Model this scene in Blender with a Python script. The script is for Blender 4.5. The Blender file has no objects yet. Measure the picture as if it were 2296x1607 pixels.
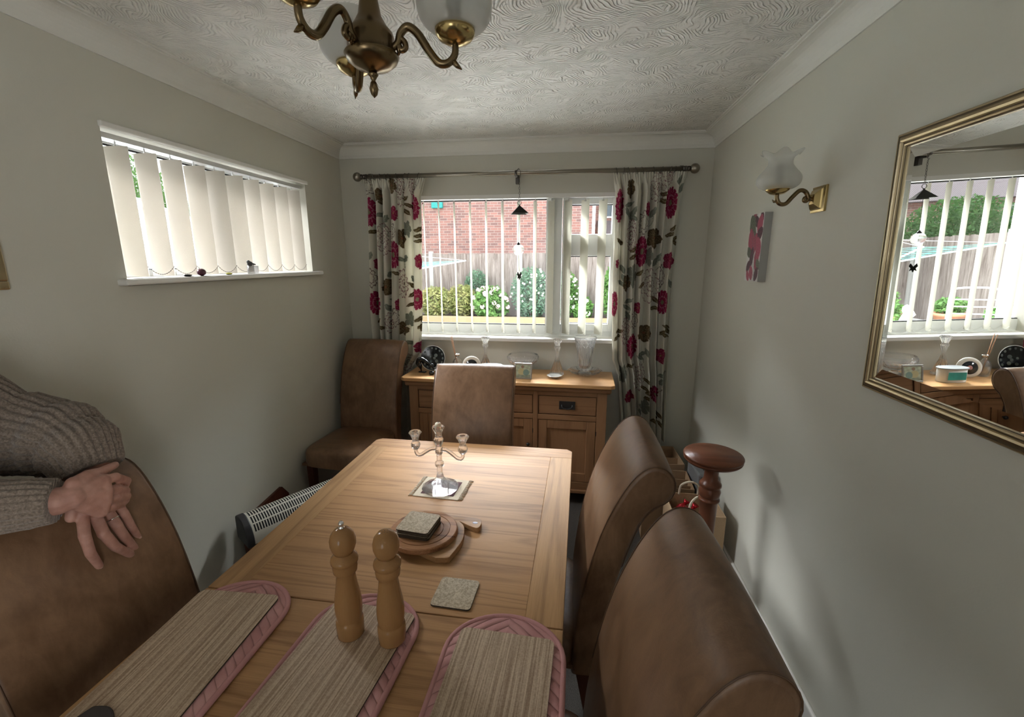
import bpy, math, random
import numpy as np
from math import sin, cos, pi, radians as rad
from mathutils import Vector, Matrix
random.seed(7)
S = bpy.context.scene
COL = S.collection
# ---------------------------------------------------------------- camera
yaw, pitch, roll = .1289, .2155, -.0011
camd = bpy.data.cameras.new('camera'); cam = bpy.data.objects.new('camera', camd); COL.objects.link(cam)
camd.sensor_width = 36; camd.sensor_fit = 'HORIZONTAL'; camd.lens = 36*1004/2296; camd.clip_start = .02
_f = Vector((-sin(yaw)*cos(pitch), cos(yaw)*cos(pitch), -sin(pitch))); _r = Vector((cos(yaw), sin(yaw), 0)); _u = _r.cross(_f)
_r2 = _r*cos(roll)+_u*sin(roll); _u2 = _u*cos(roll)-_r*sin(roll)
cam.matrix_world = Matrix(((_r2.x, _u2.x, -_f.x, 0), (_r2.y, _u2.y, -_f.y, 0), (_r2.z, _u2.z, -_f.z, 1.6217), (0, 0, 0, 1)))
S.camera = cam
# ---------------------------------------------------------------- world, daylight, exposure
S.view_settings.view_transform = 'Standard'; S.view_settings.look = 'None'
S.view_settings.gamma = 1.0; S.view_settings.exposure = 1.58; S.view_settings.use_curve_mapping = False
W = bpy.data.worlds.new('overcast_sky'); S.world = W; W.use_nodes = True
_n = W.node_tree.nodes; _l = W.node_tree.links; _bg = _n['Background']
_tc = _n.new('ShaderNodeTexCoord'); _sx = _n.new('ShaderNodeSeparateXYZ'); _l.new(_tc.outputs['Generated'], _sx.inputs[0])
_rp = _n.new('ShaderNodeValToRGB'); _l.new(_sx.outputs['Z'], _rp.inputs[0]); _l.new(_rp.outputs[0], _bg.inputs[0])
_rp.color_ramp.elements[0].color = (.55, .58, .60, 1); _rp.color_ramp.elements[1].color = (.86, .93, 1, 1)
_bg.inputs[1].default_value = 1.5
def area(name, loc, target, sx, sy, power, col=(1, 1, 1)):
    d = bpy.data.lights.new(name, 'AREA'); d.shape = 'RECTANGLE'; d.size = sx; d.size_y = sy; d.energy = power; d.color = col
    o = bpy.data.objects.new(name, d); COL.objects.link(o); o.location = loc
    o.rotation_euler = (Vector(target)-Vector(loc)).to_track_quat('-Z', 'Y').to_euler()
    return o
# overcast daylight: open sky above the garden and beside the left window; plus two added fill lamps behind the camera
area('garden_skylight', (.2, 5.6, 4.6), (-.4, 2.4, .9), 5.4, 2.4, 1900, (.93, .97, 1))
area('side_skylight', (-4.2, 2.4, 4.0), (-1.2, 2.2, 1.2), 3.0, 1.6, 420, (.95, .97, 1))
area('rear_fill', (-1.0, -3.35, 1.3), (-.4, 2.0, 1.0), 1.6, 1.8, 4, (1, .97, .93))  # weak fill lamp added outside the rear wall
area('side_fill', (1.35, -1.25, 1.15), (-1.2, -.1, 1.0), .9, 1.8, 13, (1, .98, .95))  # fill lamp added to brighten the left wall and the near left chair
_sd = bpy.data.lights.new('hazy_sun', 'SUN'); _sd.energy = 1.25; _sd.angle = rad(50); _sd.color = (1, .98, .95); _so = bpy.data.objects.new('hazy_sun', _sd); COL.objects.link(_so)
_so.rotation_euler = Vector((.15, -.42, -.9)).to_track_quat('-Z', 'Y').to_euler()

# ---------------------------------------------------------------- helpers
class MB:
    def __init__(s): s.v = []; s.f = []; s.m = []; s.sm = []
    def add(s, vs, fs, mi=0, smooth=False):
        b = len(s.v); s.v += [tuple(p) for p in vs]
        for q in fs: s.f.append(tuple(i+b for i in q)); s.m.append(mi); s.sm.append(smooth)
        return s
    def box(s, x0, x1, y0, y1, z0, z1, mi=0):
        v = [(x, y, z) for z in (z0, z1) for y in (y0, y1) for x in (x0, x1)]
        return s.add(v, [(0, 2, 3, 1), (4, 5, 7, 6), (0, 1, 5, 4), (2, 6, 7, 3), (0, 4, 6, 2), (1, 3, 7, 5)], mi)
    def obox(s, c, ax, ay, az, mi=0):     # oriented box: centre, three half vectors
        c, ax, ay, az = map(Vector, (c, ax, ay, az))
        v = [c+ax*i+ay*j+az*k for k in (-1, 1) for j in (-1, 1) for i in (-1, 1)]
        return s.add(v, [(0, 2, 3, 1), (4, 5, 7, 6), (0, 1, 5, 4), (2, 6, 7, 3), (0, 4, 6, 2), (1, 3, 7, 5)], mi)
    def lathe(s, prof, c=(0, 0, 0), n=32, mi=0, smooth=True, flute=None, axis='z'):
        vs = []; k = len(prof)
        for j in range(n):
            a = 2*pi*j/n
            for i, (r, z) in enumerate(prof):
                rr = r*(1+(flute(a, i/(k-1)) if flute else 0)); p = (rr*cos(a), rr*sin(a), z)
                if axis == 'y': p = (p[0], p[2], p[1])
                if axis == 'x': p = (p[2], p[0], p[1])
                vs.append((c[0]+p[0], c[1]+p[1], c[2]+p[2]))
        fs = []
        for j in range(n):
            j2 = (j+1) % n
            for i in range(k-1):
                fs.append((j*k+i, j2*k+i, j2*k+i+1, j*k+i+1))
        if axis == 'y': fs = [q[::-1] for q in fs]
        s.add(vs, fs, mi, smooth)
        for i, e in ((0, 0), (k-1, 1)):
            if prof[i][0] > 1e-5:
                q = tuple(j*k+i for j in range(n)); b = len(s.v)-n*k
                q = tuple(x+b for x in (q if e ^ (axis == 'y') else q[::-1])); s.f.append(q); s.m.append(mi); s.sm.append(False)
        return s
    def tube(s, pts, rs, n=10, mi=0, cap=True, smooth=True, closed=False, flat=1.0, rib=None):
        pts = [Vector(p) for p in pts]; m = len(pts)
        if not hasattr(rs, '__len__'): rs = [rs]*m
        t0 = (pts[1]-pts[0]).normalized(); up = Vector((0, 0, 1)) if abs(t0.z) < .9 else Vector((1, 0, 0))
        nx = t0.cross(up).normalized(); vs = []
        for i in range(m):
            if closed: t = (pts[(i+1) % m]-pts[i-1]).normalized()
            else: t = (pts[min(i+1, m-1)]-pts[max(i-1, 0)]).normalized()
            nx = (nx-t*nx.dot(t)).normalized(); ny = t.cross(nx)
            for j in range(n):
                a = 2*pi*j/n; r = rs[i]*(1+(rib(a, i/(m-1)) if rib else 0)); vs.append(pts[i]+nx*(r*cos(a))+ny*(r*flat*sin(a)))
        fs = []
        for i in range(m if closed else m-1):
            i2 = (i+1) % m
            for j in range(n):
                j2 = (j+1) % n; fs.append((i*n+j, i*n+j2, i2*n+j2, i2*n+j))
        s.add(vs, fs, mi, smooth)
        if cap and not closed:
            b = len(s.v)-n*m
            s.f.append(tuple(b+j for j in range(n))[::-1]); s.m.append(mi); s.sm.append(False)
            s.f.append(tuple(b+(m-1)*n+j for j in range(n))); s.m.append(mi); s.sm.append(False)
        return s
    def capsule(s, a, b, ra, rb, n=12, mi=0, seg=4):
        a, b = Vector(a), Vector(b); t = (b-a).normalized(); pts = []; rs = []
        for i in range(seg): 
            q = pi/2*(i+.15)/seg; pts.append(a-t*ra*cos(q)); rs.append(ra*sin(q))
        pts += [a, b]; rs += [ra, rb]
        for i in range(seg)[::-1]:
            q = pi/2*(i+.15)/seg; pts.append(b+t*rb*cos(q)); rs.append(rb*sin(q))
        return s.tube(pts, rs, n, mi)
    def prism(s, poly, d0, d1, axis='z', mi=0, smooth=False):
        def m(p, d):
            return {'z': (p[0], p[1], d), 'y': (p[0], d, p[1]), 'x': (d, p[0], p[1])}[axis]
        n = len(poly); vs = [m(p, d0) for p in poly]+[m(p, d1) for p in poly]
        fs = [(i, (i+1) % n, n+(i+1) % n, n+i) for i in range(n)]
        s.add(vs, fs, mi, smooth); b = len(s.v)-2*n
        s.f.append(tuple(range(b, b+n))[::-1]); s.m.append(mi); s.sm.append(False)
        s.f.append(tuple(range(b+n, b+2*n))); s.m.append(mi); s.sm.append(False)
        return s
    def ell(s, c, r, n=20, m=12, mi=0, rot=None):
        vs = []; c = Vector(c)
        for i in range(m+1):
            t = pi*i/m
            for j in range(n):
                a = 2*pi*j/n; p = Vector((r[0]*sin(t)*cos(a), r[1]*sin(t)*sin(a), r[2]*cos(t)))
                if rot is not None: p = rot @ p
                vs.append(c+p)
        fs = [(i*n+j, (i+1)*n+j, (i+1)*n+(j+1) % n, i*n+(j+1) % n) for i in range(m) for j in range(n)]
        return s.add(vs, fs, mi, True)
    def grid(s, fn, nu, nv, mi=0, smooth=True, flip=False):
        vs = [fn(i/nu, j/nv) for j in range(nv+1) for i in range(nu+1)]
        fs = [(j*(nu+1)+i, j*(nu+1)+i+1, (j+1)*(nu+1)+i+1, (j+1)*(nu+1)+i) for j in range(nv) for i in range(nu)]
        if flip: fs = [q[::-1] for q in fs]
        return s.add(vs, fs, mi, smooth)
    def build(s, name, mats, parent=None, bevel=0, seg=2, loc=None, rz=0, fix=True, subd=0):
        me = bpy.data.meshes.new(name); me.from_pydata(s.v, [], s.f)
        if not isinstance(mats, (list, tuple)): mats = [mats]
        for m in mats: me.materials.append(m)
        me.polygons.foreach_set('material_index', s.m); me.polygons.foreach_set('use_smooth', s.sm); me.update()
        if fix:
            import bmesh
            bm = bmesh.new(); bm.from_mesh(me); bmesh.ops.recalc_face_normals(bm, faces=bm.faces); bm.to_mesh(me); bm.free()
        o = bpy.data.objects.new(name, me); COL.objects.link(o)
        if parent is not None: o.parent = parent
        if loc is not None: o.location = loc
        if rz: o.rotation_euler = (0, 0, rz)
        if bevel:
            b = o.modifiers.new('bevel', 'BEVEL'); b.width = bevel; b.segments = seg; b.limit_method = 'ANGLE'; b.angle_limit = rad(35); b.harden_normals = False
        if subd:
            b = o.modifiers.new('subd', 'SUBSURF'); b.levels = subd; b.render_levels = subd
        return o
def tag(o, label=None, cat=None, group=None, kind=None):
    if label: o['label'] = label
    if cat: o['category'] = cat
    if group: o['group'] = group
    if kind: o['kind'] = kind
    return o
def thing(name, loc, label, cat, rz=0, group=None):
    o = bpy.data.objects.new(name, None); COL.objects.link(o); o.location = loc; o.rotation_euler = (0, 0, rz); o.empty_display_size = .1
    return tag(o, label, cat, group)
def copy_tree(o, parent=None):
    c = o.copy(); COL.objects.link(c); c.parent = parent
    for ch in [x for x in bpy.data.objects if x.parent == o]: copy_tree(ch, c)
    return c
def smooth_path(pts, k=8):
    pts = [Vector(p) for p in pts]; out = []
    for i in range(len(pts)-1):
        p0 = pts[max(i-1, 0)]; p1 = pts[i]; p2 = pts[i+1]; p3 = pts[min(i+2, len(pts)-1)]
        for j in range(k):
            t = j/k; out.append(.5*((2*p1)+(p2-p0)*t+(2*p0-5*p1+4*p2-p3)*t*t+(3*p1-p0-3*p2+p3)*t**3))
    return out+[pts[-1]]
def lerp_list(rs, k):
    out = []
    for i in range(len(rs)-1): out += [rs[i]+(rs[i+1]-rs[i])*j/k for j in range(k)]
    return out+[rs[-1]]

# ---------------------------------------------------------------- materials
class NT:
    def __init__(s, name):
        s.mat = bpy.data.materials.new(name); s.mat.use_nodes = True; s.t = s.mat.node_tree; s.p = s.t.nodes['Principled BSDF']; s.out = s.t.nodes['Material Output']
    def n(s, typ, **kw):
        x = s.t.nodes.new('ShaderNode'+typ)
        for k, v in kw.items():
            if k.startswith('i_'):
                x.inputs[k[2:].replace('_', ' ')].default_value = v
            else: setattr(x, k, v)
        return x
    def l(s, a, b): s.t.links.new(a, b)
    def coord(s, scale=(1, 1, 1), rot=(0, 0, 0), kind='Object'):
        tc = s.n('TexCoord'); mp = s.n('Mapping'); mp.inputs['Scale'].default_value = scale; mp.inputs['Rotation'].default_value = rot
        s.l(tc.outputs[kind], mp.inputs[0]); return mp.outputs[0]
    def noise(s, vec, scale, detail=4, rough=.5, dist=0):
        x = s.n('TexNoise'); x.inputs['Scale'].default_value = scale; x.inputs['Detail'].default_value = detail; x.inputs['Roughness'].default_value = rough; x.inputs['Distortion'].default_value = dist
        s.l(vec, x.inputs['Vector']); return x.outputs['Fac']
    def ramp(s, fac, stops):
        x = s.n('ValToRGB'); cr = x.color_ramp
        while len(cr.elements) < len(stops): cr.elements.new(.5)
        for e, (p, c) in zip(cr.elements, stops): e.position = p; e.color = (*c, 1)
        s.l(fac, x.inputs[0]); return x.outputs[0]
    def math(s, op, a, b=None, c=None):
        x = s.n('Math', operation=op)
        for i, v in enumerate((a, b, c)):
            if v is None: continue
            if isinstance(v, (int, float)): x.inputs[i].default_value = v
            else: s.l(v, x.inputs[i])
        return x.outputs[0]
    def mix(s, fac, a, b, mode='MIX'):
        x = s.n('Mix', data_type='RGBA', blend_type=mode)
        for i, v in ((0, fac), (6, a), (7, b)):
            if isinstance(v, (int, float)): x.inputs[i].default_value = v
            elif isinstance(v, tuple): x.inputs[i].default_value = (*v, 1)
            else: s.l(v, x.inputs[i])
        return x.outputs[2]
    def bump(s, h, strength=.3, dist=.01):
        x = s.n('Bump'); x.inputs['Strength'].default_value = strength; x.inputs['Distance'].default_value = dist
        s.l(h, x.inputs['Height']); s.l(x.outputs[0], s.p.inputs['Normal']); return x
    def set(s, **kw):
        for k, v in kw.items():
            k = {'col': 'Base Color', 'rough': 'Roughness', 'metal': 'Metallic', 'spec': 'Specular IOR Level', 'trans': 'Transmission Weight', 'ior': 'IOR', 'sheen': 'Sheen Weight', 'coat': 'Coat Weight', 'sss': 'Subsurface Weight'}.get(k, k)
            if isinstance(v, tuple): s.p.inputs[k].default_value = (*v, 1)
            elif isinstance(v, (int, float)): s.p.inputs[k].default_value = v
            else: s.l(v, s.p.inputs[k])
        return s
def plain(name, col, rough=.5, metal=0, nb=0, ns=60, vary=0, **kw):
    m = NT(name); m.set(col=col, rough=rough, metal=metal, **kw)
    if nb or vary:
        v = m.coord(); f = m.noise(v, ns, 4)
        if nb: m.bump(f, nb, .004)
        if vary:
            f2 = m.noise(v, ns*.2, 3)
            m.set(col=m.mix(m.math('MULTIPLY', f2, 1), tuple(c*(1-vary) for c in col), tuple(min(1, c*(1+vary)) for c in col)))
    return m.mat
def glass_mat(name, rough=0, col=(1, 1, 1), ior=1.5):
    m = NT(name); m.set(col=col, rough=rough, trans=1.0, ior=ior); return m.mat
def pane_mat(name, refl=.04, tint=(1, 1, 1)):
    m = NT(name); t = m.n('BsdfTransparent'); t.inputs[0].default_value = (*tint, 1); g = m.n('BsdfGlossy'); g.inputs['Roughness'].default_value = .01
    lw = m.n('Fresnel'); lw.inputs[0].default_value = 1.3; mx = m.n('MixShader'); m.l(lw.outputs[0], mx.inputs[0]); m.l(t.outputs[0], mx.inputs[1]); m.l(g.outputs[0], mx.inputs[2])
    m.l(mx.outputs[0], m.out.inputs['Surface']); return m.mat
def translucent(name, col, amt=.5, nb=.2, ns=500, tcol=None):
    m = NT(name); m.set(col=col, rough=.85, spec=.15)
    v = m.coord(); f = m.noise(v, ns, 2); b = m.bump(f, nb, .002)
    t = m.n('BsdfTranslucent'); t.inputs[0].default_value = (*(tcol or col), 1); mx = m.n('MixShader'); mx.inputs[0].default_value = amt
    m.l(m.p.outputs[0], mx.inputs[1]); m.l(t.outputs[0], mx.inputs[2]); m.l(mx.outputs[0], m.out.inputs['Surface']); return m.mat
def wood(name, cd, cl, axis='x', rings=26, rough=.42, tight=14, planks=None, bump=.12, cont=1.0, seed=0):
    m = NT(name); st = {'x': (.9, tight, tight), 'y': (tight, .9, tight), 'z': (tight, tight, .9)}[axis]
    tc = m.n('TexCoord'); mp = m.n('Mapping'); mp.inputs['Scale'].default_value = st; mp.inputs['Location'].default_value = (seed*1.7, seed*2.3, seed*.9); vec = tc.outputs['Object']
    if planks:
        ax = {'x': 'Y', 'y': 'X', 'z': 'X'}[axis]; sp = m.n('SeparateXYZ'); m.l(vec, sp.inputs[0]); fl = m.math('FLOOR', m.math('DIVIDE', sp.outputs[ax], planks))
        wn = m.n('TexWhiteNoise', noise_dimensions='1D'); m.l(m.math('ADD', fl, 11.3), wn.inputs['W']); cb = m.n('CombineXYZ')
        for i in range(3): m.l(m.math('MULTIPLY', wn.outputs['Value'], (3.1, 7.7, 5.3)[i]), cb.inputs[i])
        va = m.n('VectorMath', operation='ADD'); m.l(vec, va.inputs[0]); m.l(cb.outputs[0], va.inputs[1]); vec = va.outputs[0]
    m.l(vec, mp.inputs[0]); v = mp.outputs[0]
    n1 = m.noise(v, .55, 2.5, .45, .3); ring = m.math('SINE', m.math('MULTIPLY', n1, rings*2.6)); ring = m.math('MULTIPLY_ADD', ring, .5, .5); ring = m.math('POWER', ring, 4)
    mp2 = m.n('Mapping'); mp2.inputs['Scale'].default_value = {'x': (2.4, 120, 120), 'y': (120, 2.4, 120), 'z': (120, 120, 2.4)}[axis]; m.l(vec, mp2.inputs[0]); fine = m.noise(mp2.outputs[0], 4.5, 4, .6)
    mp3 = m.n('Mapping'); mp3.inputs['Scale'].default_value = (1.3, 1.3, 1.3); m.l(vec, mp3.inputs[0]); big = m.noise(mp3.outputs[0], 2.2, 2)
    f = m.math('ADD', m.math('MULTIPLY', ring, .48*cont), m.math('MULTIPLY', m.math('SUBTRACT', fine, .5), 1.15*cont)); f = m.math('ADD', f, m.math('MULTIPLY', m.math('SUBTRACT', big, .5), .5))
    if planks: f = m.math('ADD', f, m.math('MULTIPLY', m.math('SUBTRACT', wn.outputs['Value'], .5), .25))
    f = m.math('ADD', f, .22)
    c = m.ramp(f, [(.05, cl), (.45, tuple(a*.6+b*.4 for a, b in zip(cl, cd))), (.95, cd)])
    m.set(col=c, rough=rough, spec=.28); m.bump(m.math('SUBTRACT', 1, f), bump, .002); return m.mat
M = {}
def mk(k, v): M[k] = v; return v
# wall paint, ceiling swirls, coving, carpet
w_ = NT('wall_paint'); w_.set(col=(.60, .59, .515), rough=.62, spec=.25); w_.bump(w_.noise(w_.coord(), 180, 3), .12, .002); mk('wall', w_.mat)
c_ = NT('ceiling_swirl'); c_.set(col=(.78, .78, .74), rough=.6, spec=.3)
_v = c_.coord()
def _arcs(scale, freq, off, dist):
    _w = c_.n('TexNoise'); _w.inputs['Scale'].default_value = 4.5; _w.inputs['Detail'].default_value = 2; _mp = c_.n('Mapping'); _mp.inputs['Location'].default_value = (off, off*1.7, 0); c_.l(_v, _mp.inputs[0]); c_.l(_mp.outputs[0], _w.inputs['Vector'])
    _sc = c_.n('VectorMath', operation='MULTIPLY_ADD'); c_.l(_w.outputs['Color'], _sc.inputs[0]); _sc.inputs[1].default_value = (dist, dist, 0); c_.l(_mp.outputs[0], _sc.inputs[2])
    _vo = c_.n('TexVoronoi', feature='F1', voronoi_dimensions='2D'); _vo.inputs['Scale'].default_value = scale; c_.l(_sc.outputs[0], _vo.inputs['Vector'])
    _a = c_.math('MULTIPLY_ADD', c_.math('SINE', c_.math('MULTIPLY', _vo.outputs['Distance'], freq)), .5, .5); return c_.math('POWER', _a, 4), _vo
_a1, _ = _arcs(4.0, 120, 0, .22); _a2, _ = _arcs(2.9, 165, 5.3, .26)
_mk = c_.ramp(c_.noise(_v, 7, 3, .6), [(.44, (0, 0, 0)), (.56, (1, 1, 1))]); _mk2 = c_.ramp(c_.noise(_v, 17, 3, .65, .8), [(.40, (.15, .15, .15)), (.60, (1, 1, 1))])
_h = c_.mix(_mk, _a1, _a2); _h = c_.math('MULTIPLY', _h, _mk2); _h = c_.math('ADD', _h, c_.math('MULTIPLY', c_.noise(_v, 60, 3), .5))
c_.bump(_h, .85, .0085); mk('ceiling', c_.mat)
v_ = NT('coving_plaster'); v_.set(col=(.74, .74, .69), rough=.6)
v_.bump(c_ and v_.noise(v_.coord((1, 1, 1)), 55, 5, .65, 1.2), .35, .004); mk('coving', v_.mat)
k_ = NT('carpet_pile'); k_.set(rough=.95, spec=.1, col=k_.ramp(k_.noise(k_.coord(), 260, 3), [(.3, (.05, .045, .04)), (.7, (.11, .10, .09))])); k_.bump(k_.noise(k_.coord(), 420, 2), .6, .01); mk('carpet', k_.mat)
mk('gloss', plain('white_gloss_paint', (.78, .77, .73), .35)); mk('upvc', plain('white_upvc', (.88, .90, .90), .3)); mk('gasket', plain('black_gasket', (.02, .02, .02), .6))
mk('pane', pane_mat('window_glass'))
mk('slat', translucent('blind_fabric', (.64, .62, .55), .55, .5, 420, (.80, .79, .72))); mk('slat_side', translucent('side_blind_fabric', (.62, .585, .53), .5, .6, 420, (.76, .72, .65)))
mk('chain', plain('bead_chain', (.25, .23, .2), .4, .5)); mk('alu', plain('aluminium_rail', (.75, .75, .74), .35, .6))
# woods
mk('oak_x', wood('oak_grain_across', (.19, .085, .032), (.47, .265, .120), 'x', rings=24, planks=.098, rough=.52, cont=.72))
mk('oak_y', wood('oak_grain_along', (.20, .095, .036), (.50, .295, .135), 'y', rings=20, rough=.52, cont=.75))
mk('oak_z', wood('oak_upright', (.135, .066, .030), (.30, .160, .078), 'z', rings=14, rough=.45, cont=.6))
mk('oak_sx', wood('oak_sideboard_rail', (.135, .066, .030), (.30, .160, .078), 'x', rings=14, rough=.45, cont=.6)); mk('oak_top', wood('oak_sideboard_top', (.38, .19, .07), (.62, .36, .16), 'x', rings=12, rough=.3, cont=.5))
mk('mahog', wood('mahogany', (.075, .024, .012), (.19, .070, .036), 'x', rings=10, rough=.28, cont=.8)); mk('mahog_z', wood('mahogany_turned', (.065, .022, .012), (.155, .058, .031), 'z', rings=8, rough=.28, cont=.6))
mk('darkleg', wood('dark_wood_leg', (.03, .010, .006), (.09, .03, .016), 'z', rings=6, rough=.35, cont=.6))
mk('beech', wood('beech_mill', (.24, .115, .042), (.36, .195, .080), 'z', rings=4, rough=.16, cont=.4, bump=.02))
mk('acacia', wood('acacia_board', (.12, .045, .020), (.42, .21, .10), 'x', rings=16, rough=.45, tight=20, cont=1.2)); mk('rim', wood('olive_board', (.16, .07, .03), (.46, .27, .13), 'x', rings=20, rough=.45, cont=1.1, seed=4))
def melamine(name, sx, sy, c1=(.29, .195, .125), c2=(.60, .465, .335)):
    m = NT(name); f = m.noise(m.coord((sx, sy, 30)), 3.2, 3, .65); g = m.noise(m.coord((140, 140, 60)), 2.2, 3, .6)
    f = m.math('ADD', m.math('MULTIPLY', f, .72), m.math('MULTIPLY', g, .28)); m.set(col=m.ramp(f, [(.40, c1), (.60, c2)]), rough=.5); m.bump(f, .2, .001); return m.mat
mk('mel_y', melamine('striped_wood_effect', 95, 1.2)); mk('mel_c', melamine('flecked_wood_effect', 60, 60, (.30, .235, .15), (.55, .46, .33)))
# leather
def leather(name, c1, c2, rough=.36):
    m = NT(name); v = m.coord(); a = m.noise(v, 5, 5, .6, .8); b = m.noise(m.coord((1, 1, .35)), 26, 4, .7, .5); f = m.math('ADD', m.math('MULTIPLY', a, .6), m.math('MULTIPLY', b, .4))
    m.set(col=m.ramp(f, [(.34, c1), (.66, c2)]), rough=m.math('MULTIPLY_ADD', b, .25, rough-.12), spec=.5); m.bump(m.noise(v, 300, 3), .12, .002); return m.mat
mk('leather', leather('tan_leather', (.100, .049, .023), (.245, .140, .077))); mk('seam', plain('leather_piping', (.09, .045, .022), .5)); 
# metals, glass, fabric
mk('brass', plain('antique_brass', (.215, .155, .085), .27, 1, vary=.25, ns=40)); mk('brass2', plain('polished_brass', (.56, .42, .19), .2, 1)); mk('pewter', plain('brushed_pewter', (.33, .30, .25), .32, 1)); mk('chrome', plain('chrome', (.8, .8, .8), .1, 1)); mk('steel', plain('dark_steel', (.12, .11, .10), .35, 1))
mk('gilt', plain('champagne_gilt', (.42, .34, .21), .33, 1, nb=.1, ns=90, vary=.2)); mk('gilt_d', plain('gilt_groove', (.10, .075, .045), .45, .6))
fr = NT('frosted_glass'); fr.set(col=(.72, .73, .70), rough=.35, spec=.5); _t = fr.n('BsdfTranslucent'); _t.inputs[0].default_value = (.85, .86, .83, 1); _p = fr.n('BsdfTransparent'); _m1 = fr.n('MixShader'); _m2 = fr.n('MixShader'); _m1.inputs[0].default_value = .6; _m2.inputs[0].default_value = .58
fr.l(fr.p.outputs[0], _m1.inputs[1]); fr.l(_t.outputs[0], _m1.inputs[2]); fr.l(_m1.outputs[0], _m2.inputs[1]); fr.l(_p.outputs[0], _m2.inputs[2]); fr.l(_m2.outputs[0], fr.out.inputs['Surface']); mk('frost', fr.mat)
def crystal(name, rough, ior, a, b):
    m = NT(name); m.set(col=(1, 1, 1), rough=rough, trans=1.0, ior=ior); t = m.n('BsdfTransparent'); w = m.n('BsdfTranslucent'); w.inputs[0].default_value = (.95, .97, 1, 1); d = m.n('BsdfDiffuse'); d.inputs[0].default_value = (.9, .92, .95, 1)
    x1 = m.n('MixShader'); x1.inputs[0].default_value = a; m.l(m.p.outputs[0], x1.inputs[1]); m.l(t.outputs[0], x1.inputs[2]); x2 = m.n('MixShader'); x2.inputs[0].default_value = .5; m.l(w.outputs[0], x2.inputs[1]); m.l(d.outputs[0], x2.inputs[2])
    x3 = m.n('MixShader'); x3.inputs[0].default_value = b; m.l(x1.outputs[0], x3.inputs[1]); m.l(x2.outputs[0], x3.inputs[2]); m.l(x3.outputs[0], m.out.inputs['Surface']); return m.mat
mk('crystal', crystal('cut_crystal', .005, 1.5, .12, .03)); mk('crystal_r', crystal('pressed_glass', .01, 1.45, .28, .025)); mk('pane_ball', crystal('thin_glass_ball', .0, 1.12, .45, .015))
mk('bulb', plain('candle_bulb', (.16, .16, .155), .4)); mk('black', plain('black_metal', (.012, .012, .012), .4)); mk('blackgloss', plain('black_gloss', (.012, .014, .016), .12, spec=.6)); mk('blackplastic', plain('black_plastic', (.02, .02, .021), .5))
mm = NT('mirror_silver'); mm.set(col=(.86, .88, .87), metal=1.0, rough=.005); mk('mirror', mm.mat)
mk('white', plain('white_glaze', (.75, .75, .72), .25)); mk('cream', plain('cream_card', (.66, .62, .54), .6)); mk('wax', plain('candle_wax', (.72, .68, .55), .5, sss=.3))
mk('pink', plain('pink_quilted_cotton', (.42, .175, .165), .9, nb=.3, ns=500, vary=.12)); mk('pinkb', plain('pink_binding', (.50, .25, .245), .9, nb=.3, ns=500))
mk('card', plain('cardboard', (.30, .19, .105), .85, nb=.1, ns=40, vary=.15)); mk('jute', plain('jute_bag', (.42, .29, .17), .95, nb=.5, ns=220)); mk('redfoil', plain('red_foil', (.45, .02, .03), .2, .6)); mk('red', plain('red_card', (.36, .015, .02), .4)); mk('grey', plain('grey_plastic', (.16, .165, .17), .5))
mk('enamel', plain('cream_enamel', (.62, .60, .52), .35)); mk('void', plain('heater_interior', (.01, .01, .01), .9)); mk('linen', plain('woven_cream', (.60, .52, .40), .95, nb=.6, ns=300)); mk('rugp', plain('woven_plum', (.10, .045, .05), .95, nb=.6, ns=300))
# ================================================================ ROOM
XL, XR, YB, YF, ZC = -1.637, .882, 3.187, -3.5, 2.40
def struct(name, mb, mat, **k): return tag(mb.build(name, mat, **k), kind='structure')
m = MB(); m.box(XL-.3, XR+.3, YF-.2, YB+.28, -.12, 0); struct('floor', m, M['carpet'])
m = MB(); m.box(XL-.3, XR+.3, YF-.2, YB+.28, ZC, ZC+.12); struct('ceiling', m, M['ceiling'])
def holed(mb, a0, a1, z0, z1, h, f):    # wall panel split round a hole (a0,a1,z0,z1 outer; h inner)
    h0, h1, g0, g1 = h; f(a0, h0, z0, z1); f(h1, a1, z0, z1); f(h0, h1, z0, g0); f(h0, h1, g1, z1)
WB = (-1.17, .305, 1.045, 2.062); WL = (1.493, 2.728, 1.53, 2.093)
m = MB(); holed(m, XL-.3, XR+.3, 0, ZC, WB, lambda a, b, c, d: m.box(a, b, YB, YB+.26, c, d)); struct('wall_back', m, M['wall'])
m = MB(); holed(m, YF, YB, 0, ZC, WL, lambda a, b, c, d: m.box(XL-.26, XL, a, b, c, d)); struct('wall_left', m, M['wall'])
m = MB(); holed(m, YF, YB, 0, ZC, (-1.72, -.78, .02, 2.08), lambda a, b, c, d: m.box(XR, XR+.15, a, b, c, d)); struct('wall_right', m, M['wall'])
m = MB(); holed(m, XL, XR, 0, ZC, (-1.45, -.45, .02, 2.1), lambda a, b, c, d: m.box(a, b, YF-.15, YF, c, d)); struct('wall_front', m, M['wall'])
def frame_strip(path, depth_axis): pass
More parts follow.
